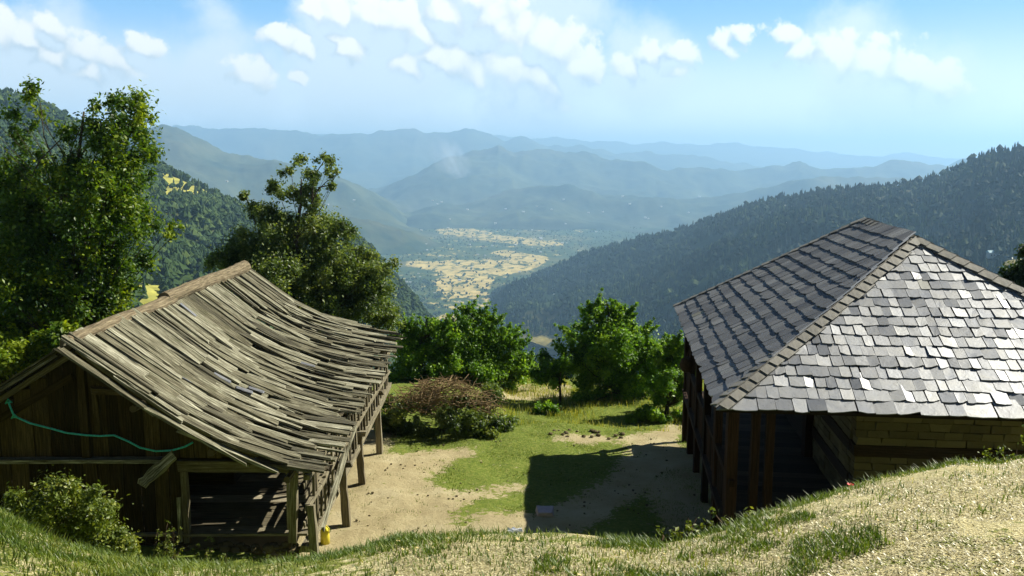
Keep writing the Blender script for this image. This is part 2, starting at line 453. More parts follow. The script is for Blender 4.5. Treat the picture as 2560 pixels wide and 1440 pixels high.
# ------------------------------------------------------------------ near ground: bank, yard and terrace, one sheet
RIM = [(-1500, 1240), (-300, 1260), (0, 1300), (60, 1342), (130, 1382), (300, 1415), (450, 1424), (640, 1424), (720, 1412), (800, 1402), (900, 1378), (1000, 1350),
       (1200, 1342), (1400, 1338), (1550, 1352), (1650, 1366), (1720, 1352), (1800, 1330), (1900, 1290), (2000, 1262), (2100, 1228), (2200, 1200),
       (2300, 1180), (2380, 1158), (2470, 1165), (2560, 1148), (3200, 1100)]
RIMY = [(-1500, 7.0), (0, 6.6), (300, 5.4), (700, 4.8), (1500, 4.6), (1800, 5.0), (2300, 6.2), (2560, 7.0), (3200, 7.4)]
def ray_ratio(py):
    b = (720.0 - py) / F_PX
    return (-ST + b * CT) / (CT + b * ST)
def yard_z(x, y):
    z = -7.9 - 0.052 * (y - 16.5)
    left = np.clip((-3.9 - x) / 1.2, 0, 1) * np.clip((17.2 - y) / 1.0, 0, 1)
    z = z + left * 0.38
    far = np.clip(y - 31, 0, None)
    z = z - 0.02 * far - 0.0065 * far ** 2
    step = np.clip((y - 27.2 - 0.25 * np.sin(x * 0.9)) / 0.8, 0, 1)
    z = z - 0.45 * step * np.clip((x + 2) / 2, 0, 1)
    z = z + 0.10 * np.sin(x * 0.7 + 1) * np.sin(y * 0.5)
    return z
def ground_z(x, y):
    x = np.asarray(x, float); y = np.asarray(y, float)
    yy = np.maximum(y, 0.5)
    px = 1280 + F_PX * 0.95 * x / yy
    rimy = np.interp(px, *zip(*RIMY)); rr = np.array([0.0])
    rz = ray_ratio(np.interp(px, *zip(*RIM))) * rimy
    t = np.clip(y / rimy, 0, 1)
    inner = -1.55 + (rz + 1.55) * t ** 3.0
    slope = np.interp(px, [0, 700, 1500, 2300, 2560], [0.95, 1.2, 1.4, 1.25, 1.2])
    over = np.maximum(y - rimy, 0)
    outer = rz - slope * over * (over / (over + 0.25))
    yz = yard_z(x, y)
    z = np.where(y < rimy, inner, np.maximum(outer, yz))
    return np.where(y < 0.5, -1.55, z)
def hn(x, y, s, o=4): return fbm((x * s, y * s, 3.3), o)
def axis(segs):
    out = []
    for a, b, st in segs: out.append(np.arange(a, b, st))
    return np.concatenate(out)
gy = axis([(-8, 2.5, 0.7), (2.5, 8, 0.07), (8, 15, 0.25), (15, 30, 0.11), (30, 62, 0.6)])
gx = axis([(-46, -14, 1.5), (-14, -7, 0.35), (-7, 7, 0.1), (7, 12, 0.3), (12, 46, 1.5)])
GX, GY = np.meshgrid(gx, gy)
GZ = ground_z(GX, GY)
nz = np.array([[hn(x, y, 1.1, 5) for x in gx] for y in gy])
GZ = GZ + nz * np.where(GY < 8, 0.035, 0.05)
rimd = np.interp(1280 + F_PX * 0.95 * GX / np.maximum(GY, .5), *zip(*RIMY))
BANK = np.clip(1.0 - (GY - rimd - 0.6) / 1.5, 0, 1)
PXg, PYg = project(GX, np.maximum(GY, 2.6), GZ)
dirt_polys = [
    [(790, 1420), (830, 1300), (860, 1180), (925, 1140), (1180, 1118), (1190, 1128), (1120, 1160), (1075, 1195), (1085, 1220), (1160, 1232), (1325, 1205), (1330, 1222), (1180, 1250), (1130, 1280), (1140, 1330), (1330, 1320), (1310, 1350), (1000, 1360), (830, 1420)],
    [(1300, 1345), (1345, 1290), (1440, 1240), (1530, 1190), (1550, 1150), (1580, 1120), (1540, 1090), (1600, 1085), (1650, 1075), (1690, 1056), (1735, 1060), (1700, 1085), (1690, 1110), (1735, 1125), (1735, 1170), (1650, 1180), (1600, 1230), (1480, 1320), (1420, 1345)],
    [(1380, 1090), (1520, 1085), (1530, 1105), (1400, 1108)],
    [(860, 1150), (920, 1130), (970, 1180), (930, 1300), (860, 1300)],
    [(1180, 1280), (1330, 1280), (1330, 1330), (1180, 1335)],
]
dirt = np.zeros(GX.shape)
for pl in dirt_polys: dirt = np.maximum(dirt, in_poly(PXg, PYg, pl).astype(float))
under = ((GX < -3.7) & (GX > -13) & (GY > 16.5) & (GY < 28)) | ((GX > 3.3) & (GY > 13) & (GY < 24.5))
dirt = np.where(under, 1, dirt)
for _ in range(3):
    q = np.pad(dirt, 2, mode='edge'); dirt = sum(q[a:a + dirt.shape[0], b:b + dirt.shape[1]] for a in range(5) for b in range(5)) / 25.0
green = 0.80 - 0.62 * dirt
green = green + np.clip((GY - 29.5) / 2, 0, 1) * 0.35
for pl in [[(1230, 1000), (1430, 1000), (1430, 960), (1230, 960)]]:
    green = np.where(in_poly(PXg, PYg, pl), 0.3, green)
bank_green = np.full(GX.shape, 0.30)
for pl in [[(0, 1250), (400, 1400), (800, 1390), (800, 1700), (0, 1700), (-900, 1440), (-600, 1200)], [(1560, 1340), (1850, 1330), (1900, 1290), (2050, 1290), (1900, 1400), (1700, 1500), (1300, 1460), (1350, 1400)],
           [(2000, 1350), (2180, 1330), (2250, 1400), (2300, 1500), (2000, 1500)], [(2440, 1310), (2600, 1320), (2600, 1400), (2420, 1370)], [(700, 1400), (960, 1350), (1100, 1350), (1100, 1380), (800, 1440)]]:
    bank_green = np.where(in_poly(PXg, PYg, pl), 0.62, bank_green)
for _ in range(3):
    q = np.pad(bank_green, 3, mode='edge'); bank_green = sum(q[a:a + dirt.shape[0], b:b + dirt.shape[1]] for a in range(7) for b in range(7)) / 49.0
green = np.where(BANK > 0.5, bank_green, green)
ny, nx = GX.shape
idx = np.arange(ny * nx).reshape(ny, nx)
gf = np.stack([idx[:-1, :-1], idx[:-1, 1:], idx[1:, 1:], idx[1:, :-1]], -1).reshape(-1, 4)
g = np_mesh("ground", np.stack([GX, GY, GZ], -1).reshape(-1, 3), gf, MAT['ground'], None, {"green": green.ravel(), "bank": BANK.ravel()}, True)
tag(g, "trodden village yard and strawy bank", None, None, "structure")
from mathutils.bvhtree import BVHTree
def gz(x, y): return float(ground_z(x, y))

# ------------------------------------------------------------------ hills and mountains
BIG = {}
def ridge(name, rows, nu, nv, amp, scale, mat, fields=(), crest_amp=0.0, crest_scale=1.0, back=0.35, p=1.0, label=None, field_bg=0.0, seed=0.0, gully=0.6):
    rows = sorted(rows, key=lambda r: r[0])
    us = np.linspace(0, 1, nu)
    xs = np.linspace(0, 1, len(rows)); px = np.array([r[0] for r in rows], float)
    ks = (px - px[0]) / (px[-1] - px[0])
    def col(i): return np.interp(us, ks, [r[i] for r in rows])
    c = np.array([tuple(P(a, b, y)) for a, b, y in zip(col(0), col(1), col(2))])
    b = np.array([tuple(P(a, d, y)) for a, d, y in zip(col(3), col(4), col(5))])
    ts = np.linspace(0, 1, nv) ** p
    V = np.zeros((nv + 4, nu, 3))
    for j, t in enumerate(ts):
        V[j + 4] = c + (b - c) * t
    for j in range(4):
        q = (4 - j) / 4.0
        bk = c.copy(); bk[:, 1] += q * (c[:, 1] * back); bk[:, 0] *= (1 + q * back); bk[:, 2] -= q * amp * 6 + (np.abs(c[:, 2] - b[:, 2])) * q * 0.8
        V[j] = bk
    for j in range(nv + 4):
        t = ts[j - 4] if j >= 4 else 0
        env = min(1.0, t * 5) * (1.0 if t < 0.92 else (1 - t) / 0.08 * 1.0)
        for i in range(nu):
            x, y, z = V[j, i]
            n = fbm((x / scale + seed, y / scale, z / scale * 0.3), 5)
            s = 1 - abs(mn.noise(Vector((x / scale * 1.6 + seed, y / scale * 0.5, 5.1)))) * 2
            V[j, i, 2] += amp * env * (n + gully * s * 0.6)
            if crest_amp and t < 0.5 or crest_amp and j < 5:
                V[j, i, 2] += crest_amp * (1 - min(1, t * 3)) * fbm((x / crest_scale + seed, 0.3, y / crest_scale * .3), 6)
    px_, py_ = project(V[..., 0], V[..., 1], V[..., 2])
    fm = np.full(px_.shape, field_bg)
    for pl, val in fields: fm = np.where(in_poly(px_, py_, pl), val, fm)
    idx = np.arange((nv + 4) * nu).reshape(nv + 4, nu)
    f = np.stack([idx[:-1, :-1], idx[1:, :-1], idx[1:, 1:], idx[:-1, 1:]], -1).reshape(-1, 4)
    o = np_mesh(name, V.reshape(-1, 3), f, mat, None, {"field": fm.ravel()}, True)
    tag(o, label, None, None, "structure")
    BIG[name + label] = (V, px_, py_, fm)
    return V, px_, py_, fm

FZ = -540.0
def base_at(px, Y, z=FZ):
    """pixel row at which a point Y ahead and z high shows"""
    d = Y * CT - z * ST
    return 720 - F_PX * (Y * ST + z * CT) / d
def rows_to_floor(crest, dY, z=FZ - 30):
    out = []
    for (px, py, Y) in crest:
        Yb = Y - dY
        out.append((px, py, Y, px, base_at(px, Yb, z), Yb))
    return out
# palest ranges
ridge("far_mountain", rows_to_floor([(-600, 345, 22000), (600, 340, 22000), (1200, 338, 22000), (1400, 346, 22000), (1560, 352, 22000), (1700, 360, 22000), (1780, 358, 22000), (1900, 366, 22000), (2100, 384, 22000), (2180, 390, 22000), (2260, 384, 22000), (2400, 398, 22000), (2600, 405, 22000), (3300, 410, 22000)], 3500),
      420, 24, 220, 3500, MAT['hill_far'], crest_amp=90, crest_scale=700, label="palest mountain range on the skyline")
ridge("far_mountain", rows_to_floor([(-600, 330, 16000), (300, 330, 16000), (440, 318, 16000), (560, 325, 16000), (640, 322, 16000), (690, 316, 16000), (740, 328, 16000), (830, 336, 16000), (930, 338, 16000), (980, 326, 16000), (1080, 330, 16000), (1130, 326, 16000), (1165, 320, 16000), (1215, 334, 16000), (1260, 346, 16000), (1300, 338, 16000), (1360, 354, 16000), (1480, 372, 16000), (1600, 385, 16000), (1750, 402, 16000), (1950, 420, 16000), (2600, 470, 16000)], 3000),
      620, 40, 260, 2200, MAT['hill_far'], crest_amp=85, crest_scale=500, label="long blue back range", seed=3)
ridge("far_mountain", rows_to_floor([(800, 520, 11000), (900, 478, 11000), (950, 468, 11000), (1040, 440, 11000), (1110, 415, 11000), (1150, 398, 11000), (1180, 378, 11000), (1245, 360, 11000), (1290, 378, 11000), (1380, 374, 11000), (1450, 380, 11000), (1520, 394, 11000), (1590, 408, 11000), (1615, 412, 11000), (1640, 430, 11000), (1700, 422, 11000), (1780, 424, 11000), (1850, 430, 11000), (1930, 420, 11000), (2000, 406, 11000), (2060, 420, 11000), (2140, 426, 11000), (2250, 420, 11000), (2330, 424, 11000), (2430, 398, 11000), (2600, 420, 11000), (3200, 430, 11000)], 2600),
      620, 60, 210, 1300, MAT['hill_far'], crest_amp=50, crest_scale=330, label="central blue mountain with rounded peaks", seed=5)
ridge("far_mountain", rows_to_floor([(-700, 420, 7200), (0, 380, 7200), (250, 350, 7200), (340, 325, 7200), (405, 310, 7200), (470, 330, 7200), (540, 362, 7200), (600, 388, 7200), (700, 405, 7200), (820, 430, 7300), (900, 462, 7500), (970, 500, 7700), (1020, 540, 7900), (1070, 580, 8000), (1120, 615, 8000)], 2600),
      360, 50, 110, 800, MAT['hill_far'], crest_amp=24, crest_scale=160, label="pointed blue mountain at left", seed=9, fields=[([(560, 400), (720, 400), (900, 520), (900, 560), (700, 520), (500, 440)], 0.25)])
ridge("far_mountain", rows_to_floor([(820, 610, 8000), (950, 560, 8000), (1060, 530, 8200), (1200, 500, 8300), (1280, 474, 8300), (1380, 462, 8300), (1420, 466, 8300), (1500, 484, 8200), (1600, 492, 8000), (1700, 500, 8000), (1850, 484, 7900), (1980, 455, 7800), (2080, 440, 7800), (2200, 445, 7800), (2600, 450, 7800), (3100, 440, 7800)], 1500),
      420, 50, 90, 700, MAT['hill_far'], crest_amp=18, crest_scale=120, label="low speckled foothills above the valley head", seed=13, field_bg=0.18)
# dark spur left of the valley
ridge("forested_spur", [(a, b, c, d, base_at(d, f, FZ - 20), f) for a, b, c, d, e_, f in ((500, 500, 5200, 500, 0, 4300), (860, 540, 5300, 860, 0, 4600), (950, 556, 5400, 950, 0, 4900), (1020, 575, 5500, 1015, 0, 5050), (1070, 596, 5600, 1065, 0, 5250), (1105, 614, 5650, 1100, 0, 5450), (1150, 640, 5600, 1140, 0, 5480))],
      220, 40, 25, 300, MAT['hill_mid'], crest_amp=10, crest_scale=60, label="dark spur left of the valley", seed=2)
# valley floor
vx = np.linspace(-3200, 3600, 300); vy = np.concatenate([np.linspace(1500, 4000, 240), np.linspace(4030, 13500, 210)])
VX, VY = np.meshgrid(vx, vy)
VZ = np.full(VX.shape, FZ) + np.array([[fbm((x / 400, y / 400, 0), 4) for x in vx] for y in vy]) * 10 + np.clip((3300 - VY) / 1500, 0, 1) * 60
px_, py_ = project(VX, VY, VZ)
vf = np.where((px_ > 990) & (px_ < 1480), 0.34, 0.15)
F_POLY = [[(1090, 574), (1130, 566), (1190, 572), (1250, 588), (1330, 596), (1405, 606), (1410, 618), (1330, 614), (1230, 604), (1100, 584)],
          [(1225, 632), (1260, 624), (1370, 642), (1365, 660), (1290, 652)],
          [(1005, 652), (1080, 655), (1120, 650), (1200, 650), (1355, 650), (1350, 668), (1250, 690), (1220, 712), (1225, 738), (1190, 748), (1130, 750), (1090, 728), (1085, 712), (1100, 694), (1080, 678), (1020, 664)],
          [(1270, 830), (1400, 838), (1400, 890), (1330, 882), (1280, 860)], [(1225, 750), (1262, 758), (1272, 772), (1238, 770)], [(1070, 756), (1150, 760), (1150, 768), (1080, 766)],
          [(1250, 780), (1300, 830), (1320, 850), (1280, 850), (1240, 800)], [(1000, 630), (1090, 622), (1190, 640), (1100, 646)], [(1080, 745), (1240, 745), (1310, 850), (1120, 850)]]
for i, pl in enumerate(F_POLY): vf = np.where(in_poly(px_, py_, pl), [0.6, 0.66, 0.63, 0.62, 0.5, 0.5, 0.45, 0.42, 0.47][i], vf)
ny, nx = VX.shape; idx = np.arange(ny * nx).reshape(ny, nx)
vfaces = np.stack([idx[:-1, :-1], idx[:-1, 1:], idx[1:, 1:], idx[1:, :-1]], -1).reshape(-1, 4)
tag(np_mesh("valley_floor", np.stack([VX, VY, VZ], -1).reshape(-1, 3), vfaces, MAT['valley'], None, {"field": vf.ravel()}, True), "valley floor with tan fields", None, None, "structure")
# slope falling from the yard to the valley
sy = np.concatenate([np.linspace(60, 300, 60), np.linspace(310, 1700, 90)]); sx = np.linspace(-1, 1, 160)
SX = np.array([[u * (60 + y * 0.9) for u in sx] for y in sy]); SY = np.repeat(sy[:, None], len(sx), 1)
SZ = np.interp(SY, [60, 120, 400, 1000, 1700], [-17.5, -45, -160, -400, -540]) + np.array([[fbm((SX[j, i] / 120, sy[j] / 120, 1), 4) for i in range(len(sx))] for j in range(len(sy))]) * np.clip((SY - 60) / 10, 0, 9)
ny, nx = SX.shape; idx = np.arange(ny * nx).reshape(ny, nx)
sf = np.stack([idx[:-1, :-1], idx[:-1, 1:], idx[1:, 1:], idx[1:, :-1]], -1).reshape(-1, 4)
tag(np_mesh("hillside", np.stack([SX, SY, SZ], -1).reshape(-1, 3), sf, MAT['hill_near'], None, {"field": np.full(ny * nx, 0.2)}, True), "wooded slope dropping from the yard", None, None, "structure")
# right forested mountain
hs_px, hs_py = project(SX, SY, SZ)
HS = (np.stack([SX, SY, SZ], -1), hs_px, hs_py, np.full(SX.shape, 0.2))
RM = ridge("forested_mountain", [
    (1230, 735, 3600, 1235, 780, 2900), (1300, 700, 3500, 1250, 800, 2500), (1380, 672, 3400, 1290, 840, 2200), (1450, 640, 3300, 1400, 880, 1900), (1580, 600, 3100, 1500, 960, 1500), (1700, 572, 2900, 1600, 1010, 1200),
    (1800, 540, 2700, 1700, 1050, 1000), (1900, 508, 2500, 1800, 1080, 900), (2000, 488, 2400, 1900, 1100, 800), (2150, 470, 2200, 2050, 1120, 750), (2300, 458, 2100, 2200, 1150, 700), (2380, 430, 2000, 2400, 1170, 650), (2450, 392, 1900, 2600, 1200, 600), (2560, 370, 1800, 2800, 1230, 600), (2700, 345, 1700, 3100, 1250, 600), (3200, 300, 1600, 3800, 1300, 600)],
    320, 130, 38, 330, MAT['hill_mid'], crest_amp=8, crest_scale=60, label="dark forested mountain side at right", seed=1,
    fields=[([(1690, 735), (1760, 728), (1830, 745), (1760, 760)], 0.45), ([(2440, 640), (2570, 630), (2570, 680), (2440, 675)], 0.5), ([(1600, 755), (1690, 745), (1700, 800), (1620, 800)], 0.35), ([(1255, 800), (1300, 832), (1400, 836), (1410, 890), (1290, 885), (1250, 840)], 0.6)])
# left forested mountain (high, nearer) and its lower spur with terraces
LM = ridge("forested_mountain", [
    (-900, 120, 1500, -1400, 1000, 420), (-300, 190, 1450, -500, 960, 420), (0, 232, 1400, -200, 940, 420), (60, 246, 1400, 0, 940, 420), (150, 290, 1400, 150, 930, 430), (250, 345, 1400, 300, 920, 430), (350, 395, 1400, 420, 910, 450), (420, 432, 1400, 520, 900, 470),
    (500, 470, 1400, 620, 890, 500), (560, 500, 1400, 700, 880, 550), (640, 530, 1350, 780, 880, 600), (760, 560, 1350, 860, 880, 700), (860, 575, 1350, 940, 880, 800), (920, 622, 1400, 1000, 880, 900), (982, 700, 1450, 1040, 880, 1000), (1068, 805, 1500, 1100, 890, 1200), (1130, 870, 1550, 1170, 905, 1400)],
    300, 110, 20, 180, MAT['hill_near'], crest_amp=5, crest_scale=40, label="green forested mountain side at left", seed=4,
    fields=[([(395, 425), (430, 440), (520, 478), (530, 490), (470, 492), (410, 492), (400, 460)], 0.75), ([(335, 700), (365, 690), (415, 715), (415, 735), (360, 790), (335, 790)], 0.75)])

# ------------------------------------------------------------------ woods on the slopes (masses nobody could count)
def conifer_proto(kind):
    V, Fc = [], []
    if kind == 0:
        for (z0, z1, r) in ((0.05, 0.55, 0.26), (0.3, 0.8, 0.19), (0.58, 1.0, 0.12)):
            b = len(V)
            for k in range(6):
                a = k * math.pi / 3 + z0 * 7; rr = r * random.uniform(0.8, 1.15); V.append((math.cos(a) * rr, math.sin(a) * rr, z0))
            V.append((0, 0, z1))
            for k in range(6): Fc.append((b + k, b + (k + 1) % 6, b + 6))
    else:
        for (z0, r, o) in ((0.45, 0.42, (0, 0)), (0.62, 0.30, (0.18, 0.1)), (0.38, 0.3, (-0.22, -0.12))):
            b = len(V)
            V.append((o[0], o[1], z0 + r)); V.append((o[0], o[1], z0 - r))
            for k in range(6):
                a = k * math.pi / 3; rr = r * random.uniform(0.8, 1.2); V.append((o[0] + math.cos(a) * rr, o[1] + math.sin(a) * rr, z0 + random.uniform(-.1, .1)))
            for k in range(6):
                Fc.append((b + 2 + k, b + 2 + (k + 1) % 6, b)); Fc.append((b + 2 + (k + 1) % 6, b + 2 + k, b + 1))
    return np.array(V), np.array(Fc)
def forest(name, label, grid, count, hmin, hmax, mat, kinds=(0,), accept=None, tmin=0.0, pxlim=(-200, 2760), group=None):
    V, px_, py_, fm = grid
    sub = V[4:] if V.shape[0] != 390 else V
    nv, nu = sub.shape[:2]
    off = V.shape[0] - nv
    protos = [conifer_proto(k) for k in kinds for _ in range(3)]
    allv, allf, allr = [], [], []; base = 0; placed = 0; tries = 0
    # choose cells by real area on the picture so near and far get a natural cover
    ppx, ppy = px_[off:], py_[off:]
    while placed < count and tries < count * 12:
        tries += 1
        j = rng.uniform(tmin * (nv - 1), nv - 1.001); i = rng.uniform(0, nu - 1.001)
        j0, i0 = int(j), int(i)
        if not (pxlim[0] < ppx[j0, i0] < pxlim[1]) or ppy[j0, i0] > 1150: continue
        fj, fi = j - j0, i - i0
        p = (sub[j0, i0] * (1 - fj) * (1 - fi) + sub[j0 + 1, i0] * fj * (1 - fi) + sub[j0, i0 + 1] * (1 - fj) * fi + sub[j0 + 1, i0 + 1] * fj * fi)
        if fm[off + j0, i0] > 0.4 and rng.random() < (0.93 if kinds != (1,) else 0.6): continue
        if mn.noise(Vector(p) / 90.0) < -0.36 or mn.noise(Vector(p) / 28.0) < -0.45: continue
        pv, pf = protos[rng.integers(len(protos))]
        h = hmin + (hmax - hmin) * rng.beta(1.6, 2.4); w = h * rng.uniform(0.75, 1.15); a = rng.uniform(0, 6.28)
        ca, sa = math.cos(a), math.sin(a)
        q = np.stack([(pv[:, 0] * ca - pv[:, 1] * sa) * w, (pv[:, 0] * sa + pv[:, 1] * ca) * w, pv[:, 2] * h - 0.05 * h], -1) + p
        allv.append(q); allf.append(pf + base); base += len(pv)
        tone = min(1, max(0, rng.normal(0.42, 0.26) + 0.5 * mn.noise(Vector(p) / 150.0) + 0.4 * mn.noise(Vector(p) / 40.0)))
        allr.append(np.full(len(pv), tone)); placed += 1
    o = np_mesh(name, np.concatenate(allv), np.concatenate(allf), mat, None, {"rnd": np.concatenate(allr)})
    tag(o, label, "forest", group, "stuff")
forest("conifer_forest", "dark conifer forest covering the mountain side at right", RM, 17000, 9, 25, MAT['conifer'], (0, 0, 0, 1), pxlim=(1150, 2700))
forest("mixed_forest", "green mixed forest on the mountain side at left", LM, 12000, 8, 18, MAT['scrub'], (0, 1, 1), pxlim=(-100, 1250))
forest("valley_woods", "scattered trees and hedgerows between the tan valley fields", (np.stack([VX, VY, VZ], -1)[:], px_, py_, vf), 9000, 8, 17, MAT['scrub'], (1,), pxlim=(950, 1600))

forest("slope_woods", "bushy trees on the slope falling from the yard to the valley", HS, 5000, 5, 10, MAT['scrub'], (1,), pxlim=(1100, 1500))
# ------------------------------------------------------------------ far houses
house_n = 0
def far_house(px, py, Y, w, label, group, roof=(0.75, 0.75, 0.74), wall=(0.7, 0.62, 0.5), z=None, rot=0.0):
    global house_n
    p = P(px, py, Y); h = w * 0.42
    e = empty("house", p); e.rotation_euler = (0, 0, rot)
    mats = []
    for nm, c in (("house_wall", wall), ("house_roof", roof)):
        key = nm + str(c)
        if key not in MAT: MAT[key] = simple(nm, c, 0.6, 0.3, 0.15, 0.4)
        mats.append(MAT[key])
    b = MB(); b.beam((-w / 2, 0, h / 2 - 1), (w / 2, 0, h / 2 - 1), w * 0.55, h + 2); o = b.build("wall", mats[0]); o.parent = e
    r = MB(); y0 = w * 0.36
    vs = [(-w * .56, -y0, h), (w * .56, -y0, h), (w * .56, y0, h), (-w * .56, y0, h), (-w * .56, 0, h * 1.5), (w * .56, 0, h * 1.5)]
    ii = [r.vert(v) for v in vs]
    for f in ((0, 1, 5, 4), (2, 3, 4, 5), (0, 4, 3), (1, 2, 5), (0, 3, 2, 1)): r.face(tuple(ii[k] for k in f))
    o = r.build("roof", mats[1]); o.parent = e
    if w > 0 and Y < 2500:
        for k in (-0.3, 0, 0.3):
            q = MB(); q.beam((k * w - w * .05, -w * .285, h * .45), (k * w + w * .05, -w * .285, h * .45), 0.1, h * .35)
            if 'win' not in MAT: MAT['win'] = simple("dark_window", (0.03, 0.03, 0.035), 0.3, 0.5)
            o = q.build("window", MAT['win']); o.parent = e
    tag(e, label, "house", group)
    return e

# ------------------------------------------------------------------ wooden hut
hut = empty("wooden_hut", (-8.2, 20, -7.2))
tag(hut, "old wooden hut with sagging board roof, standing on posts at left", "hut")
RN = [(-8.2, -3.46), (-6.96, -4.40), (-6.09, -4.98), (-4.69, -5.64), (-3.7, -5.82)]
RF = [(-8.3, -3.46), (-7.3, -4.28), (-6.2, -4.95), (-5.0, -5.22), (-3.7, -5.42)]
YN, YF = 15.9, 26.6
def roof_z(x, y):
    t = min(1.15, max(-0.1, (y - YN) / (YF - YN)))
    a = interp(x, RN); b = interp(x, RF)
    z = a + (b - a) * t
    z -= 0.10 * math.sin(math.pi * min(1, max(0, t))) * (1 if x > -7.8 else 0.4)
    return float(z)
def left_roof_z(x, y): return -3.46 - 0.62 * (-8.2 - x) - 0.02 * (y - YN) * 0
# boards laid down the slope in overlapping tiers
mb = MB()
tiers = [(-4.55, -3.55, 0.03), (-5.45, -4.15, 0.075), (-6.35, -5.0, 0.12), (-7.3, -5.9, 0.165), (-8.26, -6.8, 0.205)]
for ti, (x0, x1, lift) in enumerate(tiers):
    for layer in range(2):
        y = YN - 0.1 + random.uniform(0, 0.1)
        while y < YF + 0.6:
            w = random.choice([0.10, 0.14, 0.18, 0.23, 0.30]) * random.uniform(0.85, 1.1)
            a = x0 - random.uniform(0.0, 0.35) if ti < 3 else x0
            b = x1 + random.uniform(-0.42, 0.32)
            if ti == 0: b = x1 + random.uniform(-0.4, 0.22) + (0.12 if y > 22 else 0)
            if layer and random.random() < 0.35: y += w; continue
            skew = random.uniform(-0.05, 0.05); l = lift + layer * 0.05 + random.uniform(0, 0.035)
            yb = y + skew; roll = random.uniform(-0.3, 0.3)
            mid = (a + b) / 2
            # two-piece board following the sag a little
            za, zb = roof_z(a, y) + l, roof_z(b, yb) + l
            zm = roof_z(mid, y) + l; zs = 0.5 * (za + zb) - zm
            za -= zs * 0.35; zb -= zs * 0.35
            mb.beam((a, y, za), (b, yb, zb + (random.uniform(0, .05) if random.random() < .2 else 0)), w, random.uniform(0.02, 0.045), (0.0, roll, 1), None, 6, 0.010)
            y += w * random.uniform(0.95, 1.15) + (random.uniform(0.03, 0.13) if random.random() < 0.4 else 0)
            if layer: y += random.uniform(0.0, 0.25)
# barge boards at the near verge
for k, dx in enumerate((0.0, 0.1)):
    mb.beam((-8.25, YN - 0.14 - dx, -3.42 + k * .05), (-6.6, YN - 0.14 - dx, -4.64 + k * .05), 0.17, 0.05, (0, 0, 1), 0.25, 6, 0.015)
    mb.beam((-6.7, YN - 0.16 - dx, -4.55 + k * .04), (-4.9, YN - 0.16 - dx, -5.60 + k * .04), 0.15, 0.05, (0, 0, 1), 0.7, 6, 0.015)
mb.beam((-6.15, YN - 0.2, -4.93), (-4.35, YN - 0.2, -5.73), 0.16, 0.05, (0, 0, 1), 0.85, 5, 0.015)
rf = mb.build("roof", MAT['roof_wood'], hut)
# left slope of the roof
mb = MB(); y = YN - 0.1
while y < YF + 0.3:
    w = random.uniform(0.14, 0.26)
    for k in range(3):
        a = -8.15 - k * 1.7; b = a - 2.0 - random.uniform(0, .3)
        mb.beam((a, y, left_roof_z(a, y) + .10 - k * .04), (b, y + random.uniform(-.05, .05), left_roof_z(b, y) + .10 - k * .04), w, 0.035, (0, random.uniform(-.1, .1), 1), None, 2, 0.01)
    y += w * 1.02
mb.beam((-8.3, YN - 0.15, -3.52), (-13.3, YN - 0.15, left_roof_z(-13.3, 0) + 0.02), 0.10, 0.05, (0, 0, 1), 0.3, 6, 0.012)
mb.build("roof", MAT['roof_wood'], hut)
# ridge log in two lengths
for (y0, y1, z, r0, r1) in ((YN + 0.05, 21.0, -3.34, 0.13, 0.16), (20.6, YF + 0.25, -3.26, 0.16, 0.20)):
    pts = []; n = 22
    for i in range(n + 1):
        t = i / n; pts.append((-8.24 + 0.03 * math.sin(t * 9), y0 + (y1 - y0) * t, z + 0.02 * math.sin(t * 7)))
    l = MB(); l.tube(pts, [r0 + (r1 - r0) * i / n for i in range(n + 1)], 12, 0.6, 0.06); l.build("ridge_log", MAT['log'], hut)
# rafters and purlins below the boards
mb = MB()
for i in range(9):
    y = YN + 0.35 + i * (YF - YN - 0.5) / 8
    xs = [-8.2, -7.2, -6.2, -5.2, -4.2, -3.75]
    for a, b in zip(xs[:-1], xs[1:]): mb.beam((a, y, roof_z(a, y) - 0.07), (b, y, roof_z(b, y) - 0.07), 0.09, 0.09, (0, 0, 1), 0.4)
    mb.beam((-8.25, y, -3.6), (-13.2, y, left_roof_z(-13.2, y) - .08), 0.1, 0.1, (0, 0, 1), 0.4)
mb.build("rafter_frame", MAT['post_wood'], hut)
for x in (-7.0, -5.6, -4.2):
    mb = MB(); ys = np.linspace(YN - 0.15, YF + 0.1, 8)
    mb.tube([(x, yy, roof_z(x, yy) - 0.18) for yy in ys], 0.07, 7, 0.5, 0.05); mb.build("purlin", MAT['log'], hut)
# gable wall: vertical boards above the ledge, boards below
WY = 16.45
def wall_top(x): return roof_z(x, WY) - 0.06 if x > -8.2 else left_roof_z(x, WY) - 0.04
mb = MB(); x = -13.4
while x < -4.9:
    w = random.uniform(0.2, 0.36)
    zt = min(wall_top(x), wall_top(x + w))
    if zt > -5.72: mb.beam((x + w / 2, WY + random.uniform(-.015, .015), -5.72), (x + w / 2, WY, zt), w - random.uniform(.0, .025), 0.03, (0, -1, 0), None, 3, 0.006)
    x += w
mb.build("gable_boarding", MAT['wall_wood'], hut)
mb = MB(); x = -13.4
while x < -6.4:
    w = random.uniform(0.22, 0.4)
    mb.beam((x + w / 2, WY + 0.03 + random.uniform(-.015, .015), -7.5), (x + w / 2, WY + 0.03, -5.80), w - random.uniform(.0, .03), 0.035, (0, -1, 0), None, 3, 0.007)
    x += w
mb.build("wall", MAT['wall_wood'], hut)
mb = MB(); mb.beam((-13.3, WY - 0.13, -5.74), (-6.72, WY - 0.13, -5.73), 0.20, 0.07, (0, 0, 1), 0.9, 14, 0.012); mb.build("ledge", MAT['roof_wood'], hut)
mb = MB(); mb.beam((-8.22, WY - 0.05, -5.7), (-8.22, WY - 0.05, -3.7), 0.15, 0.12, (0, -1, 0), 0.5, 4, 0.01); mb.build("king_post", MAT['wall_wood'], hut)
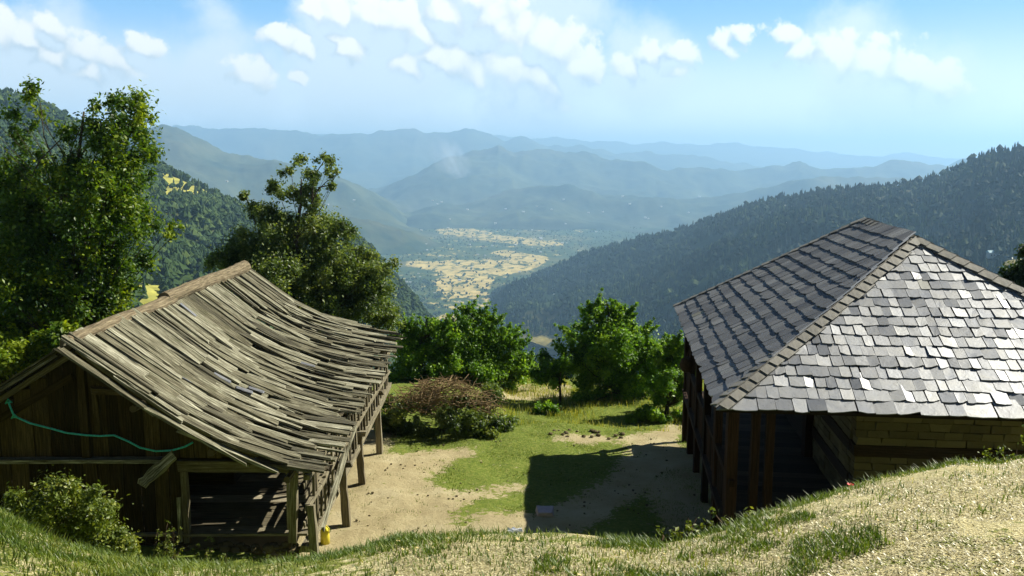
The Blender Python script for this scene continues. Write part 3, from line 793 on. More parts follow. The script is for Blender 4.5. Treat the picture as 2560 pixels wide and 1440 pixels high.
mb = MB(); mb.beam((-8.0, WY - 0.06, -4.1), (-5.2, WY - 0.06, -5.62), 0.13, 0.06, (0, -1, 0), 0.3, 4, 0.008); mb.beam((-8.4, WY - 0.06, -4.1), (-12.8, WY - 0.06, -6.6), 0.13, 0.06, (0, -1, 0), 0.3, 4, 0.008); mb.build("verge_brace", MAT['wall_wood'], hut)
mb = MB(); mb.beam((-8.05, WY - 0.09, -4.35), (-7.15, WY - 0.09, -4.42), 0.12, 0.07, (0, -1, 0), 0.95, 3, 0.02); mb.beam((-7.98, WY - 0.09, -4.4), (-7.96, WY - 0.09, -5.3), 0.09, 0.05, (0, -1, 0), 0.75, 3, 0.02); mb.build("bracket", MAT['wall_wood'], hut)
# door opening
mb = MB(); mb.beam((-6.5, WY - 0.02, -5.88), (-4.25, WY - 0.02, -5.90), 0.22, 0.10, (0, -1, 0), 0.35, 5, 0.008); mb.build("lintel", MAT['post_wood'], hut)
mb = MB(); mb.beam((-6.38, WY - 0.02, -7.45), (-6.38, WY - 0.02, -5.98), 0.11, 0.12, (0, -1, 0), 0.4, 4, 0.008); mb.build("door_jamb", MAT['post_wood'], hut)
mb = MB(); mb.beam((-6.5, WY - 0.09, -7.42), (-6.49, WY - 0.09, -6.5), 0.07, 0.03, (0, -1, 0), 0.95, 3, 0.008); mb.build("splintered_plank", MAT['roof_wood'], hut)
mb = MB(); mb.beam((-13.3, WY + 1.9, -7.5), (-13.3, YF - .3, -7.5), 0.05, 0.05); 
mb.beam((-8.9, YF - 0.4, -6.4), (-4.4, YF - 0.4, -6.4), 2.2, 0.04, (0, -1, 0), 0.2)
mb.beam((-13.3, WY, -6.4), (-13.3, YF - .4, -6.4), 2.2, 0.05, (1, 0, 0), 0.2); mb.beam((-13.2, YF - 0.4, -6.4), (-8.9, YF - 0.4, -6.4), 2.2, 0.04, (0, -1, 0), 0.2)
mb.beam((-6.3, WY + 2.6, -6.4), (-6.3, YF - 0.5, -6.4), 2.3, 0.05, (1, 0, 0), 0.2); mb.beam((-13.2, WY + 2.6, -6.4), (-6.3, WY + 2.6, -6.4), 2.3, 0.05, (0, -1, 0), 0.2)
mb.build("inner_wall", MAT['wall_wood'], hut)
mb = MB()
for i in range(24):
    yy = WY + 0.1 + i * 0.41; mb.beam((-13.2, yy, -7.32), (-4.0, yy, -7.26), 0.39, 0.05, (0, 0, 1), None, 3, 0.005)
mb.build("floor", MAT['post_wood'], hut)
# corner post, gallery beam, railing, supports
mb = MB(); mb.beam((-4.28, WY - 0.12, -7.38), (-4.2, WY - 0.12, -5.75), 0.15, 0.14, (0, -1, 0), 0.6, 5, 0.012); mb.build("corner_post", MAT['post_wood'], hut)
mb = MB(); mb.beam((-4.42, WY + .12, -7.38), (-4.40, WY + .12, -6.0), 0.06, 0.05, (0, -1, 0), 0.9, 4, 0.008); mb.build("corner_post", MAT['post_wood'], hut)
mb = MB(); mb.beam((-4.0, WY - 0.35, -7.45), (-3.72, YF - 0.7, -6.72), 0.16, 0.15, (0, 0, 1), 0.75, 12, 0.012); mb.build("gallery_beam", MAT['post_wood'], hut)
mb = MB(); mb.beam((-3.95, WY - 0.25, -6.62), (-3.74, YF - 0.6, -6.32), 0.10, 0.09, (0, 0, 1), 0.7, 10, 0.012); mb.beam((-3.95, WY - 0.2, -6.05), (-3.74, YF - 0.6, -5.72), 0.12, 0.10, (0, 0, 1), 0.5, 10, 0.012); mb.build("rail", MAT['post_wood'], hut)
def gal(t): return Vector((-3.93 + 0.2 * t, WY + t * (YF - 0.7 - WY), -7.33 + 0.62 * t))
n = 26
for i in range(n):
    t = (i + 0.3 + random.uniform(-.15, .15)) / n
    p = gal(t); top = roof_z(-3.85, p.y) - 0.08
    if 1 < i < 5: top = p.z + 0.75
    mb = MB(); mb.beam(p + Vector((0.0, 0, 0.02)), (p.x + random.uniform(-.03, .03), p.y + random.uniform(-.04, .04), top), random.uniform(0.06, 0.13), 0.05, (1, 0, 0), None, 3, 0.008, 0.9)
    mb.build("baluster", MAT['post_wood'], hut)
mb = MB()
for k in range(5):
    z = -7.1 + k * 0.26
    mb.beam((-4.08, WY + 0.05, z), (-4.02, WY + 2.2 - random.uniform(0, .8), z + 0.10 + random.uniform(-.08, .12)), random.uniform(0.09, 0.16), 0.03, (1, 0, 0), None, 5, 0.02)
mb.build("side_slats", MAT['post_wood'], hut)
mb = MB(); mb.beam((-3.72, WY + 0.0, -7.2), (-3.62, WY + 1.9, -6.2), 0.12, 0.05, (1, 0, 0), 0.9, 5, 0.02); mb.beam((-3.70, WY + .9, -6.9), (-3.6, WY + 3.2, -6.05), 0.10, 0.05, (1, 0, 0), 0.8, 5, 0.02); mb.build("loose_rail", MAT['roof_wood'], hut)
for (bx, by, Y, ty) in ((790, 1405, 16.2, 1262), (866, 1294, 18.6, 1165), (906, 1208, 21.2, 1088), (950, 1140, 24.0, 985), (735, 1250, 21.0, 1180)):
    b = P(bx, by, Y); t = P(bx - 8, ty, Y)
    if bx == 735: continue
    top = gal((Y - WY) / (YF - .7 - WY)).z - 0.1
    mb = MB(); mb.beam((b.x, Y, gz(b.x, Y) - 0.15), (b.x - 0.06, Y, max(t.z, top)), 0.17, 0.15, (0, -1, 0), None, 6, 0.013, 0.9); mb.build("support_post", MAT['post_wood'], hut)
    if bx == 790: continue
    mb = MB(); mb.beam((b.x - 0.35, Y, max(t.z, top) + 0.02), (b.x + 0.14, Y, max(t.z, top) + 0.05), 0.14, 0.12, (0, 0, 1), None, 3, 0.012); mb.build("joist", MAT['post_wood'], hut)
# stone footing at the front
def rock(mb, c, s, r=None, flat=0.6):
    c = Vector(c); n = 7; b = len(mb.v); r = random.random() if r is None else r
    pts = []
    for j, (ph, k) in enumerate(((-0.9, .55), (-0.2, 1), (0.45, .9), (0.95, .45))):
        ring = []
        for i in range(n):
            a = 2 * math.pi * i / n; q = s * k * random.uniform(.8, 1.15)
            ring.append(mb.vert(c + Vector((math.cos(a) * q, math.sin(a) * q, ph * s * flat)), r))
        pts.append(ring)
    for j in range(3):
        for i in range(n): mb.face((pts[j][i], pts[j][(i + 1) % n], pts[j + 1][(i + 1) % n], pts[j + 1][i]))
    mb.face(tuple(pts[3])); mb.face(tuple(reversed(pts[0])))
mb = MB()
for k in range(50):
    x = random.uniform(-7, -4.2); rock(mb, (x, WY - random.uniform(0.0, .3), -7.52 + random.uniform(-.05, .03)), random.uniform(.05, .13))
tag(mb.build("stone_footing", MAT['block'], hut), None, None, None, "stuff")
# bluish slates patched into the boards
if True:
    for (px, py) in ((470, 950), (610, 975), (640, 975), (555, 945), (770, 912), (470, 775)):
        # find the roof point under this pixel
        best = None
        for k in range(60):
            Y = 15.9 + k * 0.18; p = P(px, py, Y); dz = p.z - (roof_z(p.x, Y) + 0.27)
            if best is None or abs(dz) < best[0]: best = (abs(dz), p)
        p = best[1]
        mb = MB(); w = random.uniform(.14, .2); dzdx = (roof_z(p.x + .2, p.y) - roof_z(p.x - .2, p.y)) / .4
        mb.beam((p.x - .16, p.y, p.z - .16 * dzdx), (p.x + .16, p.y + .05, p.z + .16 * dzdx), w, 0.015, (0, 0, 1), 0.1, 2, 0.008)
        mb.build("slate_patch", MAT['slate'], hut)

# leaning plank, rope, corn, yellow can
plank = MB(); a, b = P(352, 1212, 16.0), P(432, 1140, 16.2)
plank.beam(a, b, 0.2, 0.07, (0, -1, 0.6), 0.95, 6, 0.02)
o = plank.build("loose_plank", MAT['roof_wood']); tag(o, "short splintered plank sticking out of the hut's front wall", "plank")
MAT['rope'] = simple("turquoise_rope", (0.07, 0.50, 0.50), 0.7, 0.2, 0.3, 30)
rp = [(20, 1003), (35, 1040), (75, 1058), (130, 1072), (165, 1082), (215, 1088), (250, 1090), (285, 1088), (320, 1103), (350, 1119), (390, 1128), (430, 1126), (462, 1117), (482, 1106)]
mb = MB(); mb.tube([P(x, y, WY - 0.16) for x, y in rp], 0.02, 6)
for q in ((20, 1003), (35, 1040)):
    c = P(q[0], q[1], WY - .17); mb.tube([c + Vector((-.05, 0, -.05)), c + Vector((0.02, -.03, .05)), c + Vector((.07, 0, -.02)), c + Vector((-.04, 0, -.03))], 0.016, 6)
o = mb.build("rope", MAT['rope'], None, True); tag(o, "turquoise rope slung across the hut's dark front wall", "rope")
MAT['corn'] = simple("orange_corn", (0.55, 0.17, 0.04), 0.6, 0.3, 0.4, 25)
mb = MB()
for k in range(26):
    c = P(948 + random.uniform(-7, 7), 945 + k * 3.4, 25.9); d = Vector((random.uniform(-.1, .1), random.uniform(-.05, .05), -0.14))
    mb.tube([c, c + d * .5, c + d], [0.02, 0.035, 0.008], 6)
o = mb.build("corn_string", MAT['corn'], None, True); tag(o, "string of orange dried corn cobs hanging under the hut's far eave", "corn cobs")
MAT['yellow'] = simple("yellow_plastic", (0.62, 0.52, 0.04), 0.5, 0.4, 0.15, 5)
c = P(812, 1328, 17.6); gz0 = gz(c.x, c.y)
mb = MB(); mb.tube([(c.x, c.y, gz0), (c.x, c.y, gz0 + .28), (c.x - .02, c.y, gz0 + .42), (c.x - .03, c.y, gz0 + .48), (c.x - .03, c.y, gz0 + .53)], [0.10, 0.095, 0.05, 0.03, 0.03], 10)
mb.tube([(c.x + .05, c.y - .05, gz0 + .42), (c.x + .1, c.y - .05, gz0 + .36), (c.x + .1, c.y - .05, gz0 + .26)], 0.015, 6)
o = mb.build("yellow_can", MAT['yellow'], None, True); tag(o, "yellow plastic can standing behind the nearest hut post", "can")
MAT['white_plastic'] = simple("white_plastic", (0.72, 0.74, 0.78), 0.4, 0.4, 0.15, 10)
def rag(px, py, Y, w, label, cat, name, mat, lift=0.02):
    c = P(px, py, Y); z0 = gz(c.x, c.y) + lift; mb = MB(); n = 6; idx = []
    for j in range(n):
        for i in range(n):
            x = (i / (n - 1) - .5) * w * random.uniform(.85, 1.1); y = (j / (n - 1) - .5) * w * .5 * random.uniform(.8, 1.1)
            idx.append(mb.vert((c.x + x, c.y + y, z0 + random.uniform(0.0, w * .28))))
    for j in range(n - 1):
        for i in range(n - 1): mb.face((idx[j * n + i], idx[j * n + i + 1], idx[(j + 1) * n + i + 1], idx[(j + 1) * n + i]))
    o = mb.build(name, mat); tag(o, label, cat); s = o.modifiers.new("t", 'SOLIDIFY'); s.thickness = 0.004
rag(1287, 1337, 4.6, 0.085, "crumpled white plastic bag lying on the bank edge", "plastic bag", "plastic_bag", MAT['white_plastic'], 0.03)
MAT['pink_stone'] = simple("pale_pink_stone", (0.42, 0.36, 0.40), 0.8, 0.2, 0.15, 10)
c = P(1363, 1268, 19.3); mb = MB(); zz = gz(c.x, c.y)
mb.beam((c.x - .19, c.y, zz + .06), (c.x + .17, c.y, zz + .06), 0.42, 0.12, (0, 0, 1), .5, 3, 0.012)
o = mb.build("stone_slab", MAT['pink_stone']); tag(o, "pale pinkish slab lying in the shadow on the yard", "slab")

# ------------------------------------------------------------------ slate roofed building
sb = empty("slate_building", (8, 18, -8))
tag(sb, "large open house with a hipped slate roof at right", "building")
CN = P(1800, 1018, 15.36); A6 = math.radians(6.5)
U = Vector((math.sin(A6), math.cos(A6), 0)); Vv = Vector((math.cos(A6), -math.sin(A6), 0))
ZE = CN.z; Wd = 4.3
def L(v, u, z): return Vector((CN.x, CN.y, 0)) + Vv * v + U * u + Vector((0, 0, z))
apexN = L(4.73, 4.73, 0); apexN.z = P(2285, 598, apexN.y).z
apexF = L(4.73, 8.8, 0); apexF.z = P(2155, 545, apexF.y).z - 0.05
cNL, cNR, cFL, cFR = L(0, 0, ZE), L(9.46, 0, ZE), L(0.0, 10.95, ZE + 0.02), L(9.46, 10.95, ZE)
def slates(eL, eR, aL, aR, rows, wmean, bottom_w, expo_jit, thick, tilt, bow=0.0, wild=1.0):
    """rows of slates on the plane with eave eL..eR and ridge aL..aR"""
    mb = MB(); N = (eR - eL).cross(aL - eL).normalized()
    if N.z < 0: N = -N
    along = (eR - eL).normalized(); down = N.cross(along)
    if down.z > 0: down = -down
    for r in range(rows + 1):
        t0 = (r - 0.15) / rows; t1 = min(1.0, (r + 1.28) / rows)
        if t0 > 0.985: continue
        if t0 < 0: t0 = -0.012
        l0, r0 = eL.lerp(aL, t0), eR.lerp(aR, t0)
        l1, r1 = eL.lerp(aL, t1), eR.lerp(aR, t1)
        o = eL
        a0, b0 = (l0 - o).dot(along), (r0 - o).dot(along); a1, b1 = (l1 - o).dot(along), (r1 - o).dot(along)
        rowlen = (l0 - l1).dot(down)
        x = a0 + random.uniform(-0.2, 0)
        while x < b0:
            w = (bottom_w if r == 0 else wmean) * random.uniform(0.62, 1.35)
            x0, x1 = x, x + w; x = x1 + 0.012
            j = lambda s: random.uniform(-s, s)
            rr = min(1, max(0, random.gauss(0.5, 0.17)))
            lift = random.uniform(0, 0.012); tl = tilt * (1 + random.uniform(-0.4, 0.5) * wild); roll = random.gauss(0, 0.005 * wild)
            def pt(xx, t, up):
                la, lb = a0 + (a1 - a0) * t, b0 + (b1 - b0) * t
                xx = min(max(xx, la), lb)
                base = l0 + (l1 - l0) * t; base = base + along * (xx - (base - o).dot(along))
                sag = -bow * math.sin(math.pi * min(1, max(0, t0 + (t1 - t0) * t)))
                return base + N * (up + sag)
            eb = j(expo_jit); chip = random.random()
            ql, qr = x0 + j(.012), x1 + j(.012)
            lo_l = -0.02 + eb + j(.02) + (0.10 if chip < .12 else 0); lo_r = -0.02 + eb + j(.02) + (0.12 if chip > .88 else 0)
            up0 = tl + lift; seg = []
            pts = [pt(ql, lo_l + .012, up0 + roll), pt(ql + w * .12, lo_l - 0.01 + j(.02), up0 + roll * .76), pt((ql + qr) / 2, (lo_l + lo_r) / 2 - .03 + j(.02), up0), pt(qr - w * .1, lo_r + j(.02), up0 - roll * .8), pt(qr, lo_r + .012, up0 - roll),
                   pt(qr - j(.01), 1.0, lift * .3 - roll), pt(ql + j(.01), 1.0, lift * .3 + roll)]
            uvs = [(0, 0), (w * .1, 0), (w * .5, 0), (w * .9, 0), (w, 0), (w, rowlen), (0, rowlen)]
            T = [mb.vert(p + N * thick, rr) for p in pts]; B = [mb.vert(p, rr) for p in pts]
            mb.face(tuple(T), uvs)
            for k in range(7):
                k2 = (k + 1) % 7; mb.face((B[k], B[k2], T[k2], T[k]), [uvs[k], uvs[k2], uvs[k2], uvs[k]])
    return mb
slates(cNL, cNR, apexN, apexN, 18, 0.235, 0.38, 0.03, 0.020, 0.020).build("front_slope", MAT['slate'], sb)
slates(cFL, cNL, apexF, apexN, 16, 0.34, 0.40, 0.015, 0.026, 0.036, wild=0.45).build("left_slope", MAT['slate'], sb)
slates(cNR, cFR, apexN, apexF, 14, 0.5, 0.5, 0.03, 0.025, 0.04).build("right_slope", MAT['slate'], sb)
slates(cFR, cFL, apexF, apexF, 14, 0.6, 0.6, 0.03, 0.025, 0.04).build("back_slope", MAT['slate'], sb)
# sheathing under the slates, so that no light leaks
mb = MB()
dn = Vector((0, 0, -0.035))
ids = [mb.vert(p + dn, .3) for p in (cNL, cNR, cFR, cFL, apexN, apexF)]
ids2 = [mb.vert(p + dn * 2.6, .3) for p in (cNL, cNR, cFR, cFL, apexN, apexF)]
for I in (ids, ids2):
    for f in ((0, 1, 4), (1, 2, 5, 4), (2, 3, 5), (3, 0, 4, 5)): mb.face(tuple(I[k] for k in f))
for a, b in ((0, 1), (1, 2), (2, 3), (3, 0)): mb.face((ids[a], ids[b], ids2[b], ids2[a]))
mb.build("roof_sheathing", MAT['dark_wood'], sb)
def hipcap(a, b, n, s1, s2, name="hip_cap"):
    """two lines of overlapping cap slates along a hip"""
    mb = MB(); d = (b - a).normalized(); Lh = (b - a).length
    for k in range(n):
        for s in (s1, s2):
            p0 = a + d * (Lh * (k - 0.12) / n); p1 = a + d * (Lh * (k + 1.1) / n)
            s_ = s.normalized(); up = d.cross(s_); up = up if up.z > 0 else -up
            w = 0.20 * random.uniform(.85, 1.15); th = 0.02
            q = [p0 + up * .075 + s_ * -.01, p0 + up * .075 + s_ * w, p1 + up * .045 + s_ * w, p1 + up * .045 + s_ * -.01]
            q = [x + d * random.uniform(-.015, .015) for x in q]; rr = random.random()
            T = [mb.vert(x + up * th, rr) for x in q]; B = [mb.vert(x, rr) for x in q]
            uv = [(0, 0), (w, 0), (w, .3), (0, .3)]; mb.face(tuple(T), uv)
            for i in range(4): mb.face((B[i], B[(i + 1) % 4], T[(i + 1) % 4], T[i]), uv)
            mb.face(tuple(reversed(B)), uv)
    mb.build(name, MAT['cap'], sb)
def perp(e0, e1, a, hipdir, toward):
    n = (e1 - e0).cross(a - e0).normalized(); s = n.cross(hipdir.normalized())
    return s if s.dot(toward) > 0 else -s
hd = apexN - cNL; hipcap(cNL, apexN, 23, perp(cNL, cNR, apexN, hd, Vv), perp(cFL, cNL, apexN, hd, U))
hd = apexN - cNR; hipcap(cNR, apexN, 23, perp(cNL, cNR, apexN, hd, -Vv), perp(cNR, cFR, apexN, hd, U))
hd = apexF - apexN; hipcap(apexN, apexF, 12, perp(cFL, cNL, apexN, hd, -Vv), perp(cNR, cFR, apexN, hd, Vv), "ridge_cap")
hd = apexF - cFL; hipcap(cFL, apexF, 20, perp(cFL, cNL, apexF, hd, -U), perp(cFR, cFL, apexF, hd, Vv))
# walls of earthy blocks with timber bands
def block_wall(p0, dirv, length, z0, z1, face_n, part):
    mb = MB(); z = z0; r = 0
    while z < z1 - 0.02:
        h = random.uniform(0.15, 0.19); x = -random.uniform(0, .3)
        while x < length:
            w = random.uniform(0.28, 0.6); a = max(0, x); b = min(length, x + w)
            if b - a > 0.03:
                c0 = p0 + dirv * (a + .006); c1 = p0 + dirv * (b - .006); zc = z + h / 2
                off = face_n * random.uniform(-0.012, 0.012)
                mb.beam(Vector((c0.x, c0.y, zc)) + off, Vector((c1.x, c1.y, zc)) + off, h - .012, 0.3, face_n, None, 2, 0.006)
            x += w
        z += h; r += 1
    mb.build(part, MAT['block'], sb)
q0 = L(2.75, 1.35, 0)
fn = -U; ln = -Vv
zb = lambda py: P(2150, py, q0.y).z
zt1, zt0, zl1, zl0 = zb(1112), zb(1140), zb(1196), zb(1224)
def corner_walls(z0, z1):
    block_wall(q0 + U * .15, Vv, 6.4, z0, z1, fn, "front_wall")
    block_wall(q0 + Vv * .15 + U * .32, U, 3.3, z0, z1, ln, "side_wall")
corner_walls(zt1, ZE + 0.45); corner_walls(zl1, zt0); corner_walls(-8.6, zl0)
for a_, b_ in ((zt0, zt1), (zl0, zl1)):
    zc, hh = (a_ + b_) / 2, b_ - a_
    mb = MB(); a = q0 + U * .14 - Vv * .02; a.z = zc; mb.beam(a, a + Vv * 6.4, hh, 0.34, (0, -1, 0.0), .5, 4, .004)
    mb.build("timber_band", MAT['dark_wood'], sb)
    mb = MB(); a = q0 + Vv * .14 + U * .32; a.z = zc; mb.beam(a, a + U * 3.3, hh, 0.34, (-1, 0, 0), .5, 4, .004)
    mb.build("timber_band", MAT['dark_wood'], sb)
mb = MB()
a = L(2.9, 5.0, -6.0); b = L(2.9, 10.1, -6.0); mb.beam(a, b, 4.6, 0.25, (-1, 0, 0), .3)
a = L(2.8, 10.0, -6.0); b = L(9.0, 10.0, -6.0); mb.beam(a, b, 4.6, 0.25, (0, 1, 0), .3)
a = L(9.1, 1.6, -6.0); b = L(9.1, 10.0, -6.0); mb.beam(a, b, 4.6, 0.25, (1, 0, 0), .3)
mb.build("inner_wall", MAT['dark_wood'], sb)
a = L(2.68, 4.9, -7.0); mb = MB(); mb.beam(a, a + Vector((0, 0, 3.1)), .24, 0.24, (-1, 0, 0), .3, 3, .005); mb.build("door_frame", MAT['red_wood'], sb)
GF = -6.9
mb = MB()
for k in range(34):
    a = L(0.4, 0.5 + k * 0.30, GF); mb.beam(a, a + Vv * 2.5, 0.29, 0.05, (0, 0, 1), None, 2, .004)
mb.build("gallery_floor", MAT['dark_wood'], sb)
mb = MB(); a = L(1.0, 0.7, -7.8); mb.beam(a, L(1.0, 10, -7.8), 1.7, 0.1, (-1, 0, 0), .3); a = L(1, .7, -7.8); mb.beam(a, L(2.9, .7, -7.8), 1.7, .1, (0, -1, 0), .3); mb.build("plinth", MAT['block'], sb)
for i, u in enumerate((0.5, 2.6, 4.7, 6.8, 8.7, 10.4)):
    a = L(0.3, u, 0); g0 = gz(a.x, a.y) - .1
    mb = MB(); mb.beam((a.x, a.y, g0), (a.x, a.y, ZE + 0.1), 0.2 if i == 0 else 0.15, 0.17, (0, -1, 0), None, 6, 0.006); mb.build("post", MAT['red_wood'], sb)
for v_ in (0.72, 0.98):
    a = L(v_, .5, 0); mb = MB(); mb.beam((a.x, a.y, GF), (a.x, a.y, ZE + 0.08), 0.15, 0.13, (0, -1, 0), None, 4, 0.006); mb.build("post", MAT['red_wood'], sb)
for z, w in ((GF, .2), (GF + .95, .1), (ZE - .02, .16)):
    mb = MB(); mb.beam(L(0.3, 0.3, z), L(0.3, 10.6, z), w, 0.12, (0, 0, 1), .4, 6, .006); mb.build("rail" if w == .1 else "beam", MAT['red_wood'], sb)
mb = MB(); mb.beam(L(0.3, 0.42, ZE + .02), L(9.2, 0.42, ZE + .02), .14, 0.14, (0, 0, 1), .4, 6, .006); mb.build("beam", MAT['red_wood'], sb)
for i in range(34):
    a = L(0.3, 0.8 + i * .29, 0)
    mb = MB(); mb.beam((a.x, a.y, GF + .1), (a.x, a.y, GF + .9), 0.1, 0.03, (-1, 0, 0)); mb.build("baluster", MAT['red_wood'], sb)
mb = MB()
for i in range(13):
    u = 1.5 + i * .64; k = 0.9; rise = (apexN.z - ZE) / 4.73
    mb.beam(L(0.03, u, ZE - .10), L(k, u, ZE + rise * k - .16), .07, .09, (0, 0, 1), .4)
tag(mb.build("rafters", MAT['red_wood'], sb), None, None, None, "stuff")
# basket hanging by the far eave corner
MAT['basket'] = simple("dark_basket", (0.06, 0.035, 0.02), 0.9, 0.1, 0.4, 20)
c = P(1716, 912, 22.0); mb = MB(); pts = [c + Vector((0, 0, z)) for z in (-.2, -.14, 0, .14, .2)]
mb.tube(pts, [.05, .13, .17, .13, .05], 12, .5, .04); mb.tube([c + Vector((0, 0, .18)), c + Vector((.08, 0, .45)), c + Vector((.2, 0, .7))], .012, 5)
o = mb.build("hanging_pot", MAT['basket'], None, True); tag(o, "dark round pot hanging below the slate roof's left eave", "pot")

# ------------------------------------------------------------------ trees
def leaf_cloud(centers, radii, n, size, mat, name, parent, tone=0.5, spread=0.22, flat=1.0, up=0.6):
    """n leaf faces gathered in clumps round the centres"""
    centers = np.asarray(centers, float); radii = np.asarray(radii, float)
    wts = radii ** 1.7; wts = wts / wts.sum(); k = rng.choice(len(centers), n, p=wts)
    d = rng.normal(size=(n, 3)); d /= np.linalg.norm(d, axis=1, keepdims=True)
    rad = radii[k] * np.abs(rng.normal(0.0, 0.75, n)) ** 0.8
    pos = centers[k] + d * rad[:, None] * np.array([1, 1, flat])
    ctone = rng.normal(tone, spread, len(centers))
    nrm = rng.normal(size=(n, 3)) * 0.75 + d * 0.5 + np.array([0, 0, up]); nrm /= np.linalg.norm(nrm, axis=1, keepdims=True)
    t = np.cross(nrm, rng.normal(size=(n, 3))); t /= np.linalg.norm(t, axis=1, keepdims=True); b = np.cross(nrm, t)
    s = size * rng.uniform(0.6, 1.3, n)[:, None]
    v = np.stack([pos - t * s, pos - b * s * 0.55 + nrm * s * .12, pos + t * s, pos + b * s * 0.55 + nrm * s * .12], 1)
    r = np.clip(ctone[k] + rng.normal(0, 0.16, n), 0, 1)
    f = np.arange(n * 4).reshape(n, 4)
    return np_mesh(name, v.reshape(-1, 3), f, mat, parent, {"rnd": np.repeat(r, 4)})
def tree(name, label, cat, blobs, Y, base, leaf, n, size, sub=0.42, group=None, twigs=True, trunk_r=0.16, bark='bark', dY=0.8, clumps_per=9, tone=0.5, bare=(), crown="crown", fill=0.8, shoots=0):
    """blobs (px, py, r px) lie in the crown; base is the foot pixel and depth"""
    foot = P(*base); foot.z = gz(foot.x, foot.y) - 0.1 if base[2] < 60 else foot.z
    e = empty(name, foot); tag(e, label, cat, group)
    cen, rad = [], []
    for (px, py, r) in blobs:
        c = P(px, py, Y); R = r * Y / F_PX
        c.y += random.uniform(-1, 1) * dY * 0.5
        m = max(4, int(2.3 * clumps_per * (R / 0.6) ** 1.7))
        for k in range(m):
            d = Vector(rng.normal(size=3)).normalized() * R * random.uniform(0.25, 1.0) ** .6
            cen.append(c + Vector((d.x, d.y * (1 + dY * 0.4), d.z * fill))); rad.append(sub * random.uniform(0.55, 1.3) * (R ** .5) * 0.85)
    if shoots:
        for k in range(shoots):
            px, py, r = random.choice(blobs); c = P(px, py, Y); R = r * Y / F_PX
            a = random.uniform(-1.2, 1.2); d = Vector((math.sin(a), random.uniform(-.6, .6), math.cos(a) * .9 + .25)).normalized()
            ln = random.uniform(.25, .75)
            for q in range(4): cen.append(c + d * (R * .8 + ln * q / 3)); rad.append(.15 - .03 * q)
    tb = MB()
    top = sum((Vector(c) for c in cen), Vector()) / len(cen); hi = max(c.z for c in cen)
    topx = sorted(cen, key=lambda c: -c.z)[: max(1, len(cen) // 12)]
    tp = sum((Vector(c) for c in topx), Vector()) / len(topx)
    H = tp.z - foot.z; path = []
    for i in range(9):
        q = i / 8; path.append(foot.lerp(tp, q) + Vector((math.sin(q * 5 + Y) * .05 * H * (1 - q) * q * 3, math.cos(q * 4) * .04 * H * q * (1 - q) * 3, 0)))
    tb.tube(path, [trunk_r * (1 - .88 * i / 8) for i in range(9)], 8, .5, .05)
    tb.build("trunk", MAT[bark], e, True)
    if twigs:
        bb = MB(); order = list(range(len(cen))); random.shuffle(order)
        for k in order[:min(len(cen), 150)]:
            c = cen[k]; q = min(.95, max(.12, (c.z - foot.z) / H - 0.22 - 0.06 * (c - tp).length / max(.5, H)))
            i = q * 8; s = path[int(i)].lerp(path[min(8, int(i) + 1)], i - int(i))
            m = s.lerp(c, .5) + Vector((random.uniform(-.15, .15), random.uniform(-.15, .15), -0.06 * (c - s).length))
            r0 = trunk_r * .2 * (1 - q * .7); bb.tube([s, s.lerp(m, .5) + Vector((0, 0, -.02)), m, m.lerp(c, .6), c], [r0, r0 * .8, r0 * .55, r0 * .35, .006], 5, .5, 0, False)
        for (pts) in bare:
            w = [P(x, y, Y) for x, y in pts]; bb.tube(w, [0.03 - 0.022 * i / max(1, len(w) - 1) for i in range(len(w))], 5, .5, 0, False)
        bb.build("branches", MAT[bark], e)
    leaf_cloud(cen, rad, n, size, MAT[leaf], crown, e, tone)
    return e
T1 = [(275, 255, 52), (325, 285, 42), (222, 262, 22), (235, 330, 50), (300, 350, 70), (352, 372, 34), (100, 236, 26), (62, 300, 40), (18, 330, 55), (165, 330, 30),
      (45, 420, 60), (170, 440, 60), (270, 450, 80), (345, 440, 40), (40, 540, 90), (160, 560, 80), (270, 560, 90), (350, 560, 60), (405, 578, 26), (90, 680, 110), (215, 670, 100), (310, 640, 60), (300, 500, 70),
      (50, 800, 110), (160, 800, 90), (250, 770, 70), (290, 720, 50), (-60, 500, 100), (-60, 700, 120), (60, 620, 90)]
tree("big_tree", "tall leafy tree behind the hut at the left edge", "tree", T1, 24.0, (150, 1000, 24.0), 'leaf_a', 105000, 0.062, 0.46, trunk_r=0.22, clumps_per=4.4, tone=.5, dY=1.6,
     bare=[[(150, 520), (160, 440), (180, 370), (200, 320), (235, 280)], [(120, 500), (140, 420), (110, 340), (100, 250)], [(180, 420), (230, 350), (255, 310)], [(60, 480), (100, 400), (150, 350), (165, 300)]])
T2 = [(762, 398, 16), (812, 402, 22), (786, 445, 30), (720, 432, 16), (700, 478, 36), (760, 505, 44), (818, 430, 18), (828, 460, 12), (615, 490, 14), (640, 530, 32), (700, 560, 60), (780, 575, 65), (840, 590, 45), (610, 610, 45), (672, 640, 70),
      (700, 690, 85), (800, 680, 85), (880, 690, 62), (960, 672, 26), (620, 690, 58), (560, 655, 30), (590, 650, 48), (900, 700, 62), (935, 730, 56), (860, 640, 46), (850, 770, 80), (935, 780, 55), (750, 760, 70), (660, 740, 60), (985, 655, 16), (905, 640, 32), (880, 580, 16), (975, 800, 35), (870, 720, 70)]
tree("ragged_tree", "ragged olive green tree with a thin bare top behind the hut's far end", "tree", T2, 33.0, (770, 1000, 33.0), 'leaf_b', 130000, 0.062, 0.40, trunk_r=0.2, clumps_per=4.6, tone=.5, dY=1.4,
     bare=[[(775, 520), (790, 480), (815, 455), (838, 440)], [(780, 500), (785, 440), (812, 400), (832, 392)], [(795, 470), (825, 462), (845, 432)], [(640, 560), (618, 500), (612, 480)]])
B = lambda *a, **k: tree(*a, **k)
